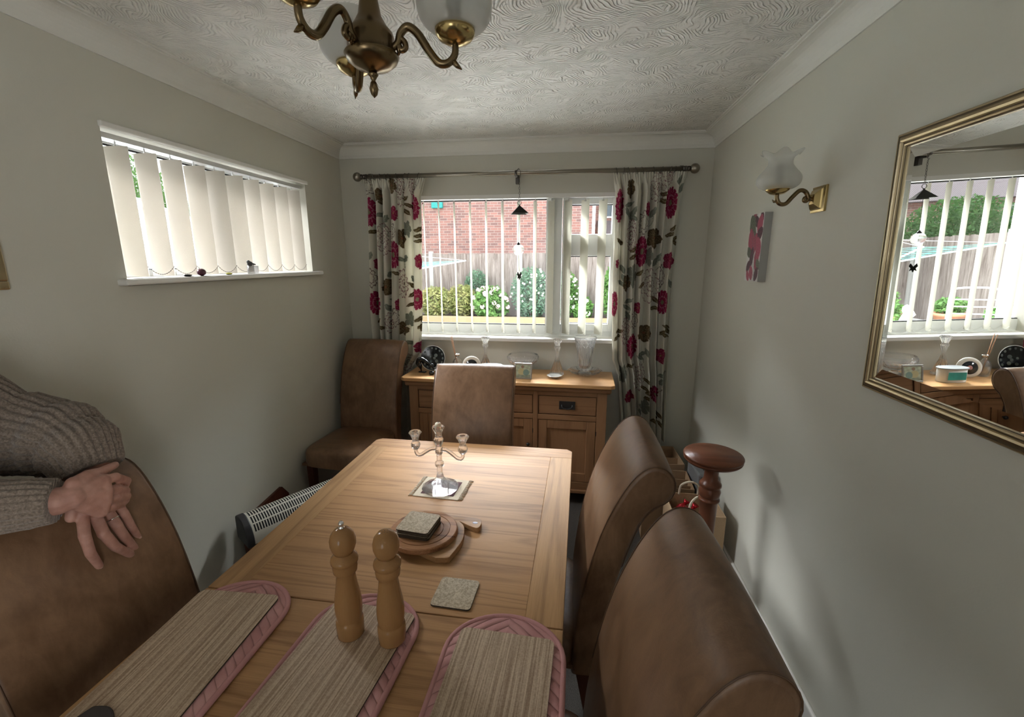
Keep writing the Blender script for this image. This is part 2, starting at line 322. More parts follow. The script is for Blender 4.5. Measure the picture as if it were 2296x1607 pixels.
# glazed door added behind the camera, an unseen opening for fill light
m = MB(); y = YF-.07
for a, b, c, d in ((-1.45, -1.39, .02, 2.1), (-.51, -.45, .02, 2.1), (-.98, -.92, .02, 2.1), (-1.39, -.51, .02, .14), (-1.39, -.51, 2.02, 2.1)): m.box(a, b, y-.03, y+.03, c, d)
dr = struct('fill_door_1', m, M['upvc'])
m = MB(); m.box(-1.39, -.51, y-.004, y+.004, .14, 2.02); m.build('pane', M['pane'], dr)
m = MB(); x = XR+.08  # second unseen door, added in the right wall to let side fill in
for a, b, c, d in ((-1.72, -1.66, .02, 2.08), (-.84, -.78, .02, 2.08), (-1.66, -.84, .02, .16), (-1.66, -.84, 2.0, 2.08)): m.box(x-.03, x+.03, a, b, c, d)
dr = struct('fill_door_2', m, M['upvc']); m = MB(); m.box(x-.004, x+.004, -1.66, -.84, .16, 2.0); m.build('pane', M['pane'], dr)
# coving: concave profile, run along each wall and mitred
def coving(name, pts):
    # pts: list of (wall point, inward dir) at start and end
    prof = [(0, -.084), (.006, -.084), (.008, -.078)]+[(.008+.062*(1-cos(t*pi/2/7)), -.078+.066*sin(t*pi/2/7)) for t in range(1, 8)]+[(.078, -.012), (.078, -.007), (.088, -.007), (.088, 0), (0, 0)]
    (p0, n0), (p1, n1) = pts; vs = []
    for p, n in pts:
        for d, z in prof: vs.append((p[0]+n[0]*d, p[1]+n[1]*d, ZC+z))
    k = len(prof); fs = [(i, i+1, k+i+1, k+i) for i in range(k-1)]+[(k-1, 0, k, 2*k-1), tuple(range(k))[::-1], tuple(range(k, 2*k))]
    m = MB(); m.add(vs, fs); return struct(name, m, M['coving'])
coving('trim_1', (((XL, YF), (1, 1)), ((XL, YB), (1, -1))))
coving('trim_2', (((XL, YB), (1, -1)), ((XR, YB), (-1, -1))))
coving('trim_3', (((XR, YB), (-1, -1)), ((XR, YF), (-1, 1))))
coving('trim_4', (((XR, YF), (-1, 1)), ((XL, YF), (1, 1))))
def skirt(name, x0, x1, y0, y1):
    m = MB(); m.box(x0, x1, y0, y1, 0, .085); return struct(name, m, M['gloss'], bevel=.006)
skirt('baseboard_right', XR-.016, XR, -.78, YB); skirt('baseboard_left', XL, XL+.016, YF, YB); skirt('baseboard_back', XL+.016, XR-.016, YB-.016, YB)
# ---------------------------------------------------------------- back window
def bars(m, L, y0, y1):
    for a, b, c, d in L: m.box(a, b, y0, y1, c, d)
win = MB(); x0, x1, z0, z1 = -1.22, .33, 1.075, 2.085; y0, y1 = 3.285, 3.345
bars(win, [(x0+.03, -.18, z0, 1.155), (-.07, x1-.045, z0, 1.165), (x0+.03, -.18, z1-.045, z1), (-.07, x1-.045, z1-.045, z1)], y0, y1); bars(win, [(x0, x0+.03, z0, z1), (x1-.045, x1, z0, z1), (-.18, -.07, z0, z1)], y0-.002, y1+.002)
bars(win, [(-.180, -.124, 1.155, 2.035)], y0-.010, y0-.0025); bars(win, [(-.066, -.013, 1.12, 2.055), (.272, .30, 1.12, 2.055), (-.013, .272, 1.998, 2.055), (-.013, .272, 1.652, 1.80), (-.013, .272, 1.12, 1.172)], y0-.018, y1-.01)
w1 = struct('window_1', win, M['upvc'], bevel=.003)
g = MB(); bars(g, [(x0+.03, -.18, 1.152, 1.161), (x0+.03, -.18, 2.034, 2.042), (-.013, .272, 1.168, 1.176), (-.013, .272, 1.646, 1.653), (-.013, .272, 1.795, 1.802), (-.013, .272, 1.992, 2.0), (-.182, -.176, 1.165, 2.04)], 3.29, 3.31); g.build('gasket', M['gasket'], w1)
g = MB(); g.box(x0+.02, -.17, 3.308, 3.314, 1.16, 2.045); g.build('pane', M['pane'], w1)
g = MB(); g.box(-.02, .28, 3.308, 3.314, 1.165, 1.66); g.build('pane', M['pane'], w1)
g = MB(); g.box(-.02, .28, 3.308, 3.314, 1.795, 2.0); g.build('pane', M['pane'], w1)
g = MB(); g.box(-1.168, .303, 3.185, 3.283, 1.052, 1.079); g.box(-1.185, .32, 3.135, 3.1855, 1.052, 1.079); g.build('sill', M['gloss'], w1, bevel=.006)
g = MB(); g.box(-1.168, .303, 3.187, 3.195, 2.035, 2.0615); g.build('lintel_trim', M['gloss'], w1)
# ---------------------------------------------------------------- left window
g = MB()
for a, b, c, d in ((1.45, 1.52, 1.53, 2.14), (2.70, 2.78, 1.53, 2.14), (1.45, 2.78, 1.50, 1.585), (1.45, 2.78, 2.065, 2.14), (2.08, 2.14, 1.53, 2.14)): g.box(-1.86, -1.80, a, b, c, d)
w2 = struct('window_2', g, M['upvc'], bevel=.003)
g = MB(); g.box(-1.80, -1.797, 1.52, 2.70, 2.057, 2.064); g.box(-1.80, -1.797, 1.52, 2.70, 1.585, 1.589); g.build('gasket', M['gasket'], w2)
g = MB(); g.box(-1.834, -1.828, 1.50, 2.72, 1.57, 2.08); g.build('pane', M['pane'], w2)
g = MB(); g.box(-1.80, -1.60, 1.493, 2.728, 1.533, 1.556); g.box(-1.655, -1.598, 1.455, 2.79, 1.533, 1.556); g.build('sill', M['gloss'], w2, bevel=.006)
g = MB(); g.box(-1.64, -1.622, 1.488, 2.74, 2.078, 2.098); g.build('lintel_trim', M['gloss'], w2, bevel=.004)
# ---------------------------------------------------------------- vertical blinds
def slat_mesh(cx, cy, ang, w, zt, zb, curve=.006, n=6):
    # ang: heading of the slat from +y towards +x
    d = Vector((sin(ang), cos(ang), 0)); nn = Vector((cos(ang), -sin(ang), 0)); m = MB(); t = .0007
    def ring(z, sgn): return [Vector((cx, cy, z))+d*(w*(i/n-.5))+nn*(curve*(1-(2*i/n-1)**2)+sgn*t) for i in range(n+1)]
    zs = [zt, zt-.022, zt-.024, (zt+zb)/2, zb+.052, zb+.05, zb]
    ex = [.0006, .0006, 0, 0, 0, .0014, .0014]
    for sgn in (1, -1):
        vs = []
        for z, e in zip(zs, ex): vs += [p+nn*(sgn*e) for p in ring(z, sgn)]
        fs = [(j*(n+1)+i, j*(n+1)+i+1, (j+1)*(n+1)+i+1, (j+1)*(n+1)+i) for j in range(len(zs)-1) for i in range(n)]
        m.add(vs, fs if sgn < 0 else [q[::-1] for q in fs], 0, True)
    return m, d
b = thing('vertical_blind', (0, 0, 0), 'cream fabric vertical blind with open slats hanging in the large back window', 'blind')
g = MB(); g.box(-1.165, .30, 3.20, 3.24, 2.037, 2.060); g.build('head_rail', M['alu'], b)
sx = [-1.051, -.941, -.828, -.714, -.600, -.484, -.370, -.256, -.144, -.029, .085, .203]
sa = [-20, -20, -20.5, -20, -19, -19, -20, -19, -31, -34, -35, -34]
prev = None
for x, a in zip(sx, sa):
    mm_, d = slat_mesh(x, 3.22, rad(a), .089, 2.022, 1.103); s_ = mm_.build('slat', M['slat'], b)
    h = MB(); h.tube([(x, 3.22, 2.022), (x+.003, 3.22, 2.036)], .003, 6); h.box(x-.006, x+.006, 3.216, 3.224, 2.012, 2.02); h.build('hook', M['chrome'], s_)
    e = [Vector((x, 3.22, 1.125))+d*(.044*k) for k in (-1, 1)]
    if prev:
        for k in (0, 1):
            c = MB(); q = [prev[k].lerp(e[k], t/8)+Vector((0, 0, -.030*(1-(t/4-1)**2))) for t in range(9)]; c.tube(q, .0011, 5); c.build('bead_chain', M['alu'], b)
    prev = e
b = thing('vertical_blind', (0, 0, 0), 'cream vertical blind of wide nearly closed slats in the small left side window', 'blind')
g = MB(); g.box(-1.715, -1.665, 1.50, 2.722, 2.052, 2.071); g.build('head_rail', M['alu'], b)
sy = [1.588, 1.706, 1.824, 1.944, 2.064, 2.184, 2.304, 2.424, 2.544, 2.668]; ss = [84, 84, 82, 80, 80, 79, 80, 79, 78, 80]
prev = None
for y, a in zip(sy, ss):
    mm_, d = slat_mesh(-1.69, y, rad(a), .092, 2.037, 1.561); s_ = mm_.build('slat', M['slat_side'], b)
    h = MB(); h.tube([(-1.69, y, 2.037), (-1.69, y, 2.053)], .003, 6); h.build('hook', M['chrome'], s_)
    e = Vector((-1.69, y, 1.598))+d*.047
    if prev:
        q = [prev.lerp(e, t/12)+Vector((0, 0, -.030*(1-(t/6-1)**2))) for t in range(13)]; c = MB(); c.tube(q, .0008, 5)
        for p in q: c.ell(p, (.0022, .0022, .0022), 6, 4)
        c.build('bead_chain', M['chain'], b)
    prev = e
# ---------------------------------------------------------------- curtains
CREAM = (.78, .76, .67)
def dist_paint(X, Z, C, F):
    rng = np.random.RandomState(3)
    def put(mask, col, a=1.0):
        C[mask] = C[mask]*(1-a)+np.array(col)*a
    def polar(cx, cz, rx, rz):
        dx = (X-cx)/rx; dz = (Z-cz)/rz; return np.hypot(dx, dz), np.arctan2(dz, dx)
    def stem(a, b, bow=.01, col=(.30, .30, .23)):
        a = np.array(a); b = np.array(b); d = b-a; L = np.hypot(*d); d = d/L; t = ((X-a[0])*d[0]+(Z-a[1])*d[1]); n = -(X-a[0])*d[1]+(Z-a[1])*d[0]
        n = n-bow*np.sin(np.clip(t/L, 0, 1)*pi); put((t > 0) & (t < L) & (np.abs(n) < .0016), col)
    def leaf(cx, cz, L, w, ang, col, vein):
        c, s = cos(ang), sin(ang); u = ((X-cx)*c+(Z-cz)*s)/L; v = (-(X-cx)*s+(Z-cz)*c)/w
        ins = (np.abs(u) < 1) & (np.abs(v) < (1-u*u)**.8*(1-.25*u)); put(ins, col); 
        put(ins & (np.abs(v) < .10), vein)
    for k, (cx, cz) in enumerate(F['gl']):
        a = rng.choice([1.2, 2.0, .5, 2.5]); leaf(cx, cz, .033, .0135, a, (.25, .275, .225), (.40, .42, .36))
        if k % 2 == 0: stem((cx, cz-.02), (cx+.02*cos(a*3), cz-.09))
    for k, (cx, cz) in enumerate(F['ol']):
        a = rng.choice([.4, 2.7, .8, 2.3]); leaf(cx, cz, .030, .0125, a, (.15, .11, .05), (.40, .36, .25))
    for cx, cz, rx, rz in F['grey']:
        r, t = polar(cx, cz, rx*1.15, rz*1.05); e = .66+.34*np.abs(cos(0)*np.cos(2.5*t)); put(r < e, (.27, .285, .235)); put((r < e) & (np.abs(np.sin(2.5*t)) > .985), (.42, .42, .36))
    for cx, cz, rx, rz in F['blob']:
        r, t = polar(cx, cz, rx*1.3, rz); e = .75+.25*np.abs(np.cos(4*t)); put(np.abs(r-e)*rx < .0011, (.22, .17, .15)); put(np.abs(r-e*.6)*rx < .0009, (.28, .22, .2))
    for cx, cz, rx, rz in F['chrys']:
        r, t = polar(cx, cz, rx*1.15, rz)
        for kk, (s, n, ph) in enumerate(((1, 8, 0), (.62, 7, .4), (.30, 5, .1))):
            e = s*(.70+.30*np.sqrt(np.abs(np.cos(n*t+ph)))); put((np.abs(r-e)*max(rx, .02) < .0012), (.30, .16, .17))
            put((np.abs(np.cos(n*t+ph)) < .07) & (r < e) & (r > s*.70), (.30, .16, .17))
        put(r < .1, (.25, .2, .16))
    for cx, cz, rx, rz in F['brown']:
        r, t = polar(cx, cz, rx*1.15, rz); e = .62+.38*np.sqrt(np.abs(np.cos(2.5*t+.5))); i = r < e; put(i, (.150, .105, .055)); put(i & (np.abs(np.mod(t*15/pi+.1*r, 1)-.5) < .10) & (r > .2) & (r < .8*e), (.40, .33, .21)); put(r < .16, (.30, .14, .08))
    for cx, cz, rx, rz in F['small']:
        r, t = polar(cx, cz, rx*1.15, rz); e = .7+.3*np.sqrt(np.abs(np.cos(2.5*t))); i = r < e; put(i, (.30, .025, .075)); put(i & (np.abs(np.mod(t*12/pi, 1)-.5) < .08) & (r > .15) & (r < .85*e), (.55, .18, .25)); put(r < .12, (.4, .3, .12))
    for cx, cz, rx, rz in F['daisy']:
        r, t = polar(cx, cz, rx*1.15, rz); e = .80+.20*np.sqrt(np.abs(np.cos(7*t))); i = r < e; put(i, (.33, .025, .085))
        put(i & (np.abs(np.cos(7*t)) < .16) & (r > .42), (.60, .25, .33)); e2 = .5*(.8+.2*np.abs(np.cos(6*t+.5))); put(np.abs(r-e2) < .035, (.60, .25, .33)); put(r < .2, (.27, .24, .16))
def curtain(name, label, cat, xl, xr, zt, zb, F, nf, seed, group):
    # xl, xr: functions of height
    rng = random.Random(seed); nu, nv = 250, int((zt-zb)/.0032); y0 = 3.098
    ph = [rng.uniform(-.5, .5) for _ in range(40)]
    u = np.linspace(0, 1, nu+1)[None, :]; v = np.linspace(0, 1, nv+1)[:, None]; Z = zt+(zb-zt)*v+0*u
    XLf = np.interp(-Z, [-q[0] for q in xl], [q[1] for q in xl]); XRf = np.interp(-Z, [-q[0] for q in xr], [q[1] for q in xr])
    hd = np.clip((zt-Z)/.085, 0, 1)          # gathered heading becomes soft folds
    su = u+.012*np.sin(2*pi*3*u+seed)+.010*np.sin(2*pi*2.2*u+Z*2.3)
    amp = .010+.024*hd+.006*v
    Y = y0-amp*(np.sin(2*pi*nf*su+ph[0])+.35*np.sin(2*pi*(nf*1.9)*su+ph[1]+Z*1.2))*hd-(1-hd)*.007*np.sin(2*pi*nf*4*u)-.012*(1-hd)
    X = XLf+(XRf-XLf)*(u+.010*np.sin(4*pi*nf*su)*hd)
    Zs = Z+.004*(1-hd)*np.sin(2*pi*nf*2*u)
    C = np.ones((nv+1, nu+1, 4)); C[..., :3] = CREAM
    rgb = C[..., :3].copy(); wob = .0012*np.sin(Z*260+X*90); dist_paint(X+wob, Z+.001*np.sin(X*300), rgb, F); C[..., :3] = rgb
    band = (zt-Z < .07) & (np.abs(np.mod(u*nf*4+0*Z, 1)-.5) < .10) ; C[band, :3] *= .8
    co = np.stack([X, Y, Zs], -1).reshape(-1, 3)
    i = np.arange(nu)[None, :]+np.arange(nv)[:, None]*(nu+1); q = np.stack([i, i+nu+1, i+nu+2, i+1], -1).reshape(-1, 4)
    me = bpy.data.meshes.new(name); me.vertices.add(len(co)); me.vertices.foreach_set('co', co.ravel()); me.loops.add(q.size); me.loops.foreach_set('vertex_index', q.ravel())
    me.polygons.add(len(q)); me.polygons.foreach_set('loop_start', np.arange(len(q))*4); me.polygons.foreach_set('loop_total', np.full(len(q), 4)); me.polygons.foreach_set('use_smooth', np.ones(len(q), bool)); me.update(calc_edges=True); me.validate()
    ca = me.color_attributes.new('print', 'FLOAT_COLOR', 'POINT'); ca.data.foreach_set('color', C.reshape(-1))
    me.materials.append(M['curtain']); o = bpy.data.objects.new(name, me); COL.objects.link(o)
    sd = o.modifiers.new('thick', 'SOLIDIFY'); sd.thickness = .0015
    return tag(o, label, cat, group)
m_ = NT('printed_curtain_cotton'); at = m_.n('Attribute', attribute_name='print'); m_.set(col=at.outputs['Color'], rough=.85, spec=.15); m_.bump(m_.noise(m_.coord(), 700, 2), .15, .001)
tr = m_.n('BsdfTranslucent'); m_.l(at.outputs['Color'], tr.inputs[0]); mx = m_.n('MixShader'); mx.inputs[0].default_value = .30; m_.l(m_.p.outputs[0], mx.inputs[1]); m_.l(tr.outputs[0], mx.inputs[2]); m_.l(mx.outputs[0], m_.out.inputs['Surface']); mk('curtain', m_.mat)
CL= {'daisy':[(-1.387, 1.949, 0.0294, 0.0994), (-1.07, 1.974, 0.0226, 0.0847), (-1.233, 1.662, 0.0316, 0.096), (-1.389, 1.321, 0.0339, 0.0904), (-1.079, 1.352, 0.0282, 0.0768)], 'small':[(-1.219, 1.938, 0.0226, 0.0508), (-1.37, 1.597, 0.0169, 0.0508), (-1.061, 1.614, 0.0147, 0.0542), (-1.225, 1.309, 0.0192, 0.0452), (-1.079, 1.001, 0.0305, 0.0475), (-1.245, 0.679, 0.0169, 0.0339)], 'brown':[(-1.312, 2.057, 0.0249, 0.0565), (-1.221, 2.119, 0.0249, 0.0565), (-1.171, 1.773, 0.0316, 0.0678), (-1.305, 1.439, 0.0316, 0.0621), (-1.185, 1.142, 0.0316, 0.0587)], 'chrys':[(-1.302, 1.77, 0.0362, 0.113), (-1.167, 2.092, 0.0271, 0.1073), (-1.176, 1.46, 0.0316, 0.1017), (-1.291, 1.178, 0.0282, 0.0791), (-1.077, 2.111, 0.0203, 0.0678), (-1.177, 0.882, 0.0339, 0.0791)], 'blob':[(-1.405, 1.5, 0.0158, 0.0678), (-1.239, 1.825, 0.0181, 0.0565), (-1.251, 1.22, 0.0203, 0.0678), (-1.39, 2.117, 0.0226, 0.0565)], 'grey':[(-1.126, 1.834, 0.0181, 0.0565), (-1.141, 1.21, 0.0203, 0.0565)], 'gl':[(-1.311, 1.934), (-1.281, 1.901), (-1.295, 1.874), (-1.19, 1.636), (-1.149, 1.63), (-1.403, 1.653), (-1.275, 1.534), (-1.302, 1.291), (-1.278, 1.326), (-1.284, 1.279), (-1.201, 1.017), (-1.158, 1.042), (-1.372, 0.988), (-1.108, 1.489)], 'ol':[(-1.133, 2.028), (-1.112, 1.99), (-1.126, 1.948), (-1.05, 1.834), (-1.049, 1.79), (-1.048, 1.757), (-1.376, 1.82), (-1.226, 1.534), (-1.119, 1.449), (-1.12, 1.386), (-1.126, 1.316), (-1.377, 1.195), (-1.361, 1.147), (-1.076, 1.211), (-1.05, 1.206), (-1.07, 1.158), (-1.059, 1.14)]}
CR= {'daisy':[(0.3, 1.964, 0.0221, 0.1079), (0.619, 1.98, 0.027, 0.1005), (0.454, 1.677, 0.0343, 0.1005), (0.294, 1.336, 0.0196, 0.0858), (0.608, 1.349, 0.0319, 0.0809), (0.427, 1.047, 0.027, 0.0883), (0.6, 0.718, 0.0208, 0.0613)], 'small':[(0.479, 1.944, 0.0147, 0.0466), (0.632, 1.617, 0.0306, 0.0588), (0.447, 1.311, 0.0172, 0.0392), (0.619, 0.986, 0.0343, 0.0527), (0.427, 0.688, 0.027, 0.0466), (0.302, 1.6, 0.0098, 0.0306)], 'brown':[(0.365, 2.07, 0.0221, 0.0613), (0.528, 1.761, 0.0392, 0.0686), (0.504, 1.137, 0.0429, 0.0637), (0.368, 1.473, 0.0221, 0.0588)], 'chrys':[(0.534, 2.072, 0.0392, 0.0919), (0.383, 1.781, 0.0245, 0.0981), (0.518, 1.456, 0.0454, 0.1128), (0.376, 1.15, 0.0221, 0.0919), (0.489, 0.829, 0.0343, 0.0919), (0.598, 2.134, 0.0184, 0.049)], 'blob':[(0.457, 1.857, 0.0245, 0.0736), (0.431, 1.224, 0.0172, 0.0552), (0.593, 1.52, 0.0123, 0.0736)], 'grey':[(0.403, 1.519, 0.027, 0.0797), (0.504, 1.645, 0.0196, 0.0613), (0.374, 0.851, 0.0245, 0.0674), (0.535, 0.612, 0.0368, 0.0552)], 'gl':[(0.362, 1.973), (0.392, 1.929), (0.353, 1.925), (0.388, 1.891), (0.511, 1.922), (0.546, 1.611), (0.569, 1.645), (0.338, 1.565), (0.346, 1.507), (0.337, 1.472), (0.389, 1.355), (0.376, 1.313), (0.386, 1.259), (0.651, 1.474), (0.503, 0.993), (0.532, 1.006), (0.487, 0.968), (0.642, 0.853), (0.661, 2.112), (0.678, 2.069), (0.64, 0.809)], 'ol':[(0.576, 2.029), (0.572, 1.988), (0.645, 1.823), (0.628, 1.784), (0.658, 1.756), (0.671, 1.729), (0.405, 1.691), (0.404, 1.645), (0.454, 1.542), (0.47, 1.461), (0.556, 1.369), (0.557, 1.31), (0.643, 1.185), (0.656, 1.156), (0.626, 1.149), (0.641, 1.125), (0.341, 1.15), (0.325, 1.106), (0.542, 0.805), (0.53, 0.747), (0.561, 0.729), (0.558, 0.684), (0.632, 0.563), (0.611, 0.523), (0.649, 0.498), (0.425, 0.909), (0.312, 1.742)]}
HA= {'wrist':[(-1.19, 0.921, 1.112), (-1.17, 0.889, 1.074)], 'pinky':[(-1.15, 0.909, 1.015), (-1.125, 0.904, 0.988), (-1.125, 0.916, 0.942), (-1.135, 0.936, 0.897)], 'ring':[(-1.14, 0.877, 1.015), (-1.115, 0.874, 0.972), (-1.115, 0.888, 0.928), (-1.13, 0.917, 0.877)], 'middle':[(-1.135, 0.846, 1.022), (-1.105, 0.833, 0.978), (-1.105, 0.852, 0.929), (-1.125, 0.899, 0.871)], 'index':[(-1.135, 0.821, 1.037), (-1.11, 0.797, 0.996), (-1.105, 0.797, 0.949), (-1.12, 0.82, 0.897)], 'thumb':[(-1.155, 0.847, 1.085), (-1.145, 0.816, 1.069), (-1.14, 0.801, 1.038)]}
HB= {'wrist':[(-1.125, 0.772, 1.095), (-1.11, 0.789, 1.098)], 'index':[(-1.1, 0.851, 1.107), (-1.105, 0.885, 1.099), (-1.13, 0.931, 1.064), (-1.15, 0.94, 1.04)], 'middle':[(-1.095, 0.848, 1.081), (-1.105, 0.883, 1.068), (-1.13, 0.923, 1.04), (-1.15, 0.932, 1.018)], 'ring':[(-1.095, 0.843, 1.058), (-1.105, 0.879, 1.046), (-1.13, 0.923, 1.025), (-1.15, 0.932, 1.002)], 'pinky':[(-1.1, 0.834, 1.037), (-1.105, 0.864, 1.028), (-1.125, 0.902, 1.014), (-1.14, 0.928, 1.008)], 'thumb':[(-1.115, 0.802, 1.123), (-1.12, 0.836, 1.127), (-1.125, 0.873, 1.118), (-1.135, 0.914, 1.116)]}
curtain('curtain', 'cream floral curtain gathered at the left side of the back window', 'curtain', [(2.165, -1.425), (2.03, -1.40), (1.26, -1.44), (.3, -1.42)], [(2.165, -.985), (2.05, -1.03), (1.26, -1.055), (.95, -1.08), (.86, -1.145), (.3, -1.16)], 2.165, .32, CL, 7, 1, 'floral curtains')
curtain('curtain', 'cream floral curtain gathered at the right side of the back window', 'curtain', [(2.165, .248), (2.05, .275), (1.27, .285), (.95, .30), (.85, .335), (.3, .40)], [(2.165, .70), (2.05, .69), (1.5, .665), (.35, .69)], 2.165, .36, CR, 7, 5, 'floral curtains')
# pole
p = thing('curtain_pole', (0, 3.085, 2.178), 'bronze coloured curtain pole with ball finials above the back window', 'curtain pole')
g = MB(); g.tube([(-1.44, 0, 0), (.72, 0, 0)], .0142, 20); g.build('pole', M['pewter'], p)
for x in (-1.462, .745):
    g = MB(); g.ell((x, 0, 0), (.03, .03, .03), 24, 14); g.build('finial', M['pewter'], p)
    g = MB(); s = -1 if x > 0 else 1; g.lathe([(.011, 0), (.017, .002), (.017, .009), (.012, .013), (.016, .018), (.016, .03), (.012, .033)], (x+s*.026, 0, 0) if s > 0 else (x+s*.026-.033, 0, 0), 16, axis='x'); g.build('collar', M['steel'], p)
for x in (-1.40, -.372, .68):
    g = MB(); g.box(x-.011, x+.011, .062, .10, -.055, .03); g.tube([(x, .08, -.01), (x, .01, -.018)], .008, 8); g.lathe([(.0155, -.008), (.0165, -.008), (.0165, .008), (.0155, .008)], (x, 0, 0), 16, axis='x'); g.build('bracket', M['steel'], p)
rngr = random.Random(4)
for L in ([-1.395, -1.345, -1.30, -1.262, -1.235, -1.185, -1.13, -1.10, -1.03], [.27, .315, .345, .39, .43, .50, .545, .60, .625]):
    for x in L:
        g = MB(); t = rngr.uniform(-.5, .5)
        g.tube([(x+.018*sin(t)*cos(a)*1, .020*sin(a), -.004+.0195*cos(a)) for a in [2*pi*i/20 for i in range(20)]], .0018, 6, closed=True); g.build('ring', M['steel'], p)
# hanging lamp ornament
h = thing('hanging_ornament', (-.345, 3.05, 2.17), 'black pyramid shade ornament with a glass ball hanging from the pole before the window', 'ornament')
g = MB(); g.tube(smooth_path([(-.02, .03, .022), (-.006, .0, .028), (.004, 0, .01), (.004, 0, -.02), (-.003, 0, -.034), (-.008, 0, -.028)], 5), .0017, 6)
for k in range(8):
    z = -.045-.0155*k; g.tube([(.004*cos(a)*(k % 2), .004*cos(a)*(1-k % 2), z+.009*sin(a)) for a in [2*pi*i/10 for i in range(10)]], .0012, 5, closed=True)
g.build('chain', M['steel'], h)
g = MB(); g.tube([(.013*cos(a), 0, -.181+.013*sin(a)) for a in [2*pi*i/18 for i in range(18)]], .0018, 6, closed=True); g.build('ring', M['steel'], h)
g = MB(); zt, zb, R, r0 = -.200, -.250, .075, .006
vs = [(r*cos(a+.25), r*sin(a+.25), z) for r, z in ((r0, zt+.006), (r0, zt), (R, zb), (R-.003, zb), (r0, zt-.003)) for a in [pi/2*i+pi/4 for i in range(4)]]
g.add(vs, [(i*4+j, (i+1)*4+j, (i+1)*4+(j+1) % 4, i*4+(j+1) % 4) for i in range(4) for j in range(4)]+[(3, 2, 1, 0)]); g.build('pyramid_shade', M['black'], h, fix=False)
g = MB(); g.tube([(0, 0, -.204), (-.006, 0, -.437)], .0011, 5); g.tube([(-.006, 0, -.517), (0, 0, -.62)], .0008, 5); g.build('string', M['black'], h)
g = MB(); g.lathe([(.003, .012), (.016, -.006), (.015, -.008), (.002, -.004)], (-.006, 0, -.442), 16); g.build('cap', M['black'], h)
g = MB(); g.ell((-.006, 0, -.479), (.038, .038, .036), 28, 18); g.ell((-.006, 0, -.479), (.0365, .0365, .0345), 28, 18); g.build('glass_ball', M['pane_ball'] if 'pane_ball' in M else M['crystal'], h, fix=False)
g = MB(); poly = [(0, .006), (.016, .026), (.022, .010), (.012, -.002), (.018, -.018), (.006, -.012), (0, -.026)]
a = .95; 
for s in (1, -1): g.add([(s*x*cos(a)+.002*e, s*x*sin(a)*.9, -.65+z) for e in (-1, 1) for x, z in poly], [tuple(range(7)), tuple(range(13, 6, -1))]+[(i, (i+1) % 7, 7+(i+1) % 7, 7+i) for i in range(7)])
g.build('butterfly', M['black'], h)
# ---------------------------------------------------------------- mirror
mi = thing('wall_mirror', (XR-.0095, .72, 1.60), 'large rectangular mirror with a gilt frame on the right wall', 'mirror'); mi.rotation_euler = (0, rad(-1.3), rad(.28))
Hy, Hz = .688, .345
prof = [(0, 0), (0, -.007), (.003, -.010), (.006, -.010), (.008, -.008), (.012, -.011), (.018, -.0135), (.023, -.012), (.025, -.009), (.028, -.009), (.030, -.0105), (.033, -.009), (.035, -.007), (.037, -.006), (.037, -.002)]
g = MB(); k = len(prof); vs = []
for sy_, sz_ in ((1, 1), (-1, 1), (-1, -1), (1, -1)):
    for d, x in prof: vs.append((x-.001, sy_*(Hy-d), sz_*(Hz-d)))
fs = [(j*k+i, j*k+i+1, ((j+1) % 4)*k+i+1, ((j+1) % 4)*k+i) for j in range(4) for i in range(k-1)]
dark = {4, 8, 12}
for q in fs:
    i = q[0] % k; g.add([vs[a] for a in q], [(0, 1, 2, 3)], 1 if i in (3, 8, 12) else 0)
g.build('frame', [M['gilt'], M['gilt_d']], mi)
g = MB(); iy, iz = Hy-.036, Hz-.036; b_ = .032
g.box(-.0055, -.0025, -iy+b_, iy-b_, -iz+b_, iz-b_); g.build('mirror_glass', M['mirror'], mi)
g = MB(); o_ = [(iy, iz), (-iy, iz), (-iy, -iz), (iy, -iz)]; n_ = [(iy-b_, iz-b_), (-iy+b_, iz-b_), (-iy+b_, -iz+b_), (iy-b_, -iz+b_)]
g.add([(-.0032, a, c) for a, c in o_]+[(-.0055, a, c) for a, c in n_], [(i, (i+1) % 4, 4+(i+1) % 4, 4+i) for i in range(4)]); g.build('bevelled_edge', M['mirror'], mi)
# ---------------------------------------------------------------- wall light
s = thing('wall_light', (XR, 1.822, 1.835), 'brass wall light with a frilled frosted glass shade on the right wall', 'wall light')
g = MB(); vs = []
for x, hy, hz in ((0, .046, .045), (-.008, .046, .045), (-.012, .036, .035), (-.017, .034, .033), (-.030, .017, .017), (-.032, .0, .0)):
    vs += [(x, a*hy, c*hz) for a, c in ((1, 1), (-1, 1), (-1, -1), (1, -1))]
g.add(vs, [(r*4+i, r*4+(i+1) % 4, (r+1)*4+(i+1) % 4, (r+1)*4+i) for r in range(5) for i in range(4)]+[(3, 2, 1, 0)]); g.build('back_plate', M['brass2'], s, bevel=.0015)
ap = smooth_path([(-.028, 0, 0), (-.040, 0, .004), (-.053, 0, .026), (-.073, 0, .031), (-.095, 0, .010), (-.115, 0, -.013), (-.136, 0, -.013), (-.147, 0, .003), (-.149, 0, .021)], 6)
g = MB(); g.tube(ap, .0075, 12); g.tube(smooth_path([(-.040, 0, .006), (-.046, 0, -.006), (-.056, 0, -.004), (-.054, 0, .006), (-.049, 0, .004)], 5), [.006]*5*4+[.003], 8) ; g.tube([(-.145, 0, -.005), (-.157, 0, -.006), (-.164, 0, .002)], [.005, .004, .001], 8); g.build('arm', M['brass'], s)
g = MB(); g.lathe([(.008, 0), (.024, .004), (.037, .014), (.040, .018), (.040, .032), (.036, .032), (.034, .018), (.008, .008)], (-.149, 0, .017), 28); g.build('gallery', M['brass2'], s)
fl = lambda a, t: (.13*max(0, t-.72)/.28*sin(6*a)) if t < 1.1 else 0
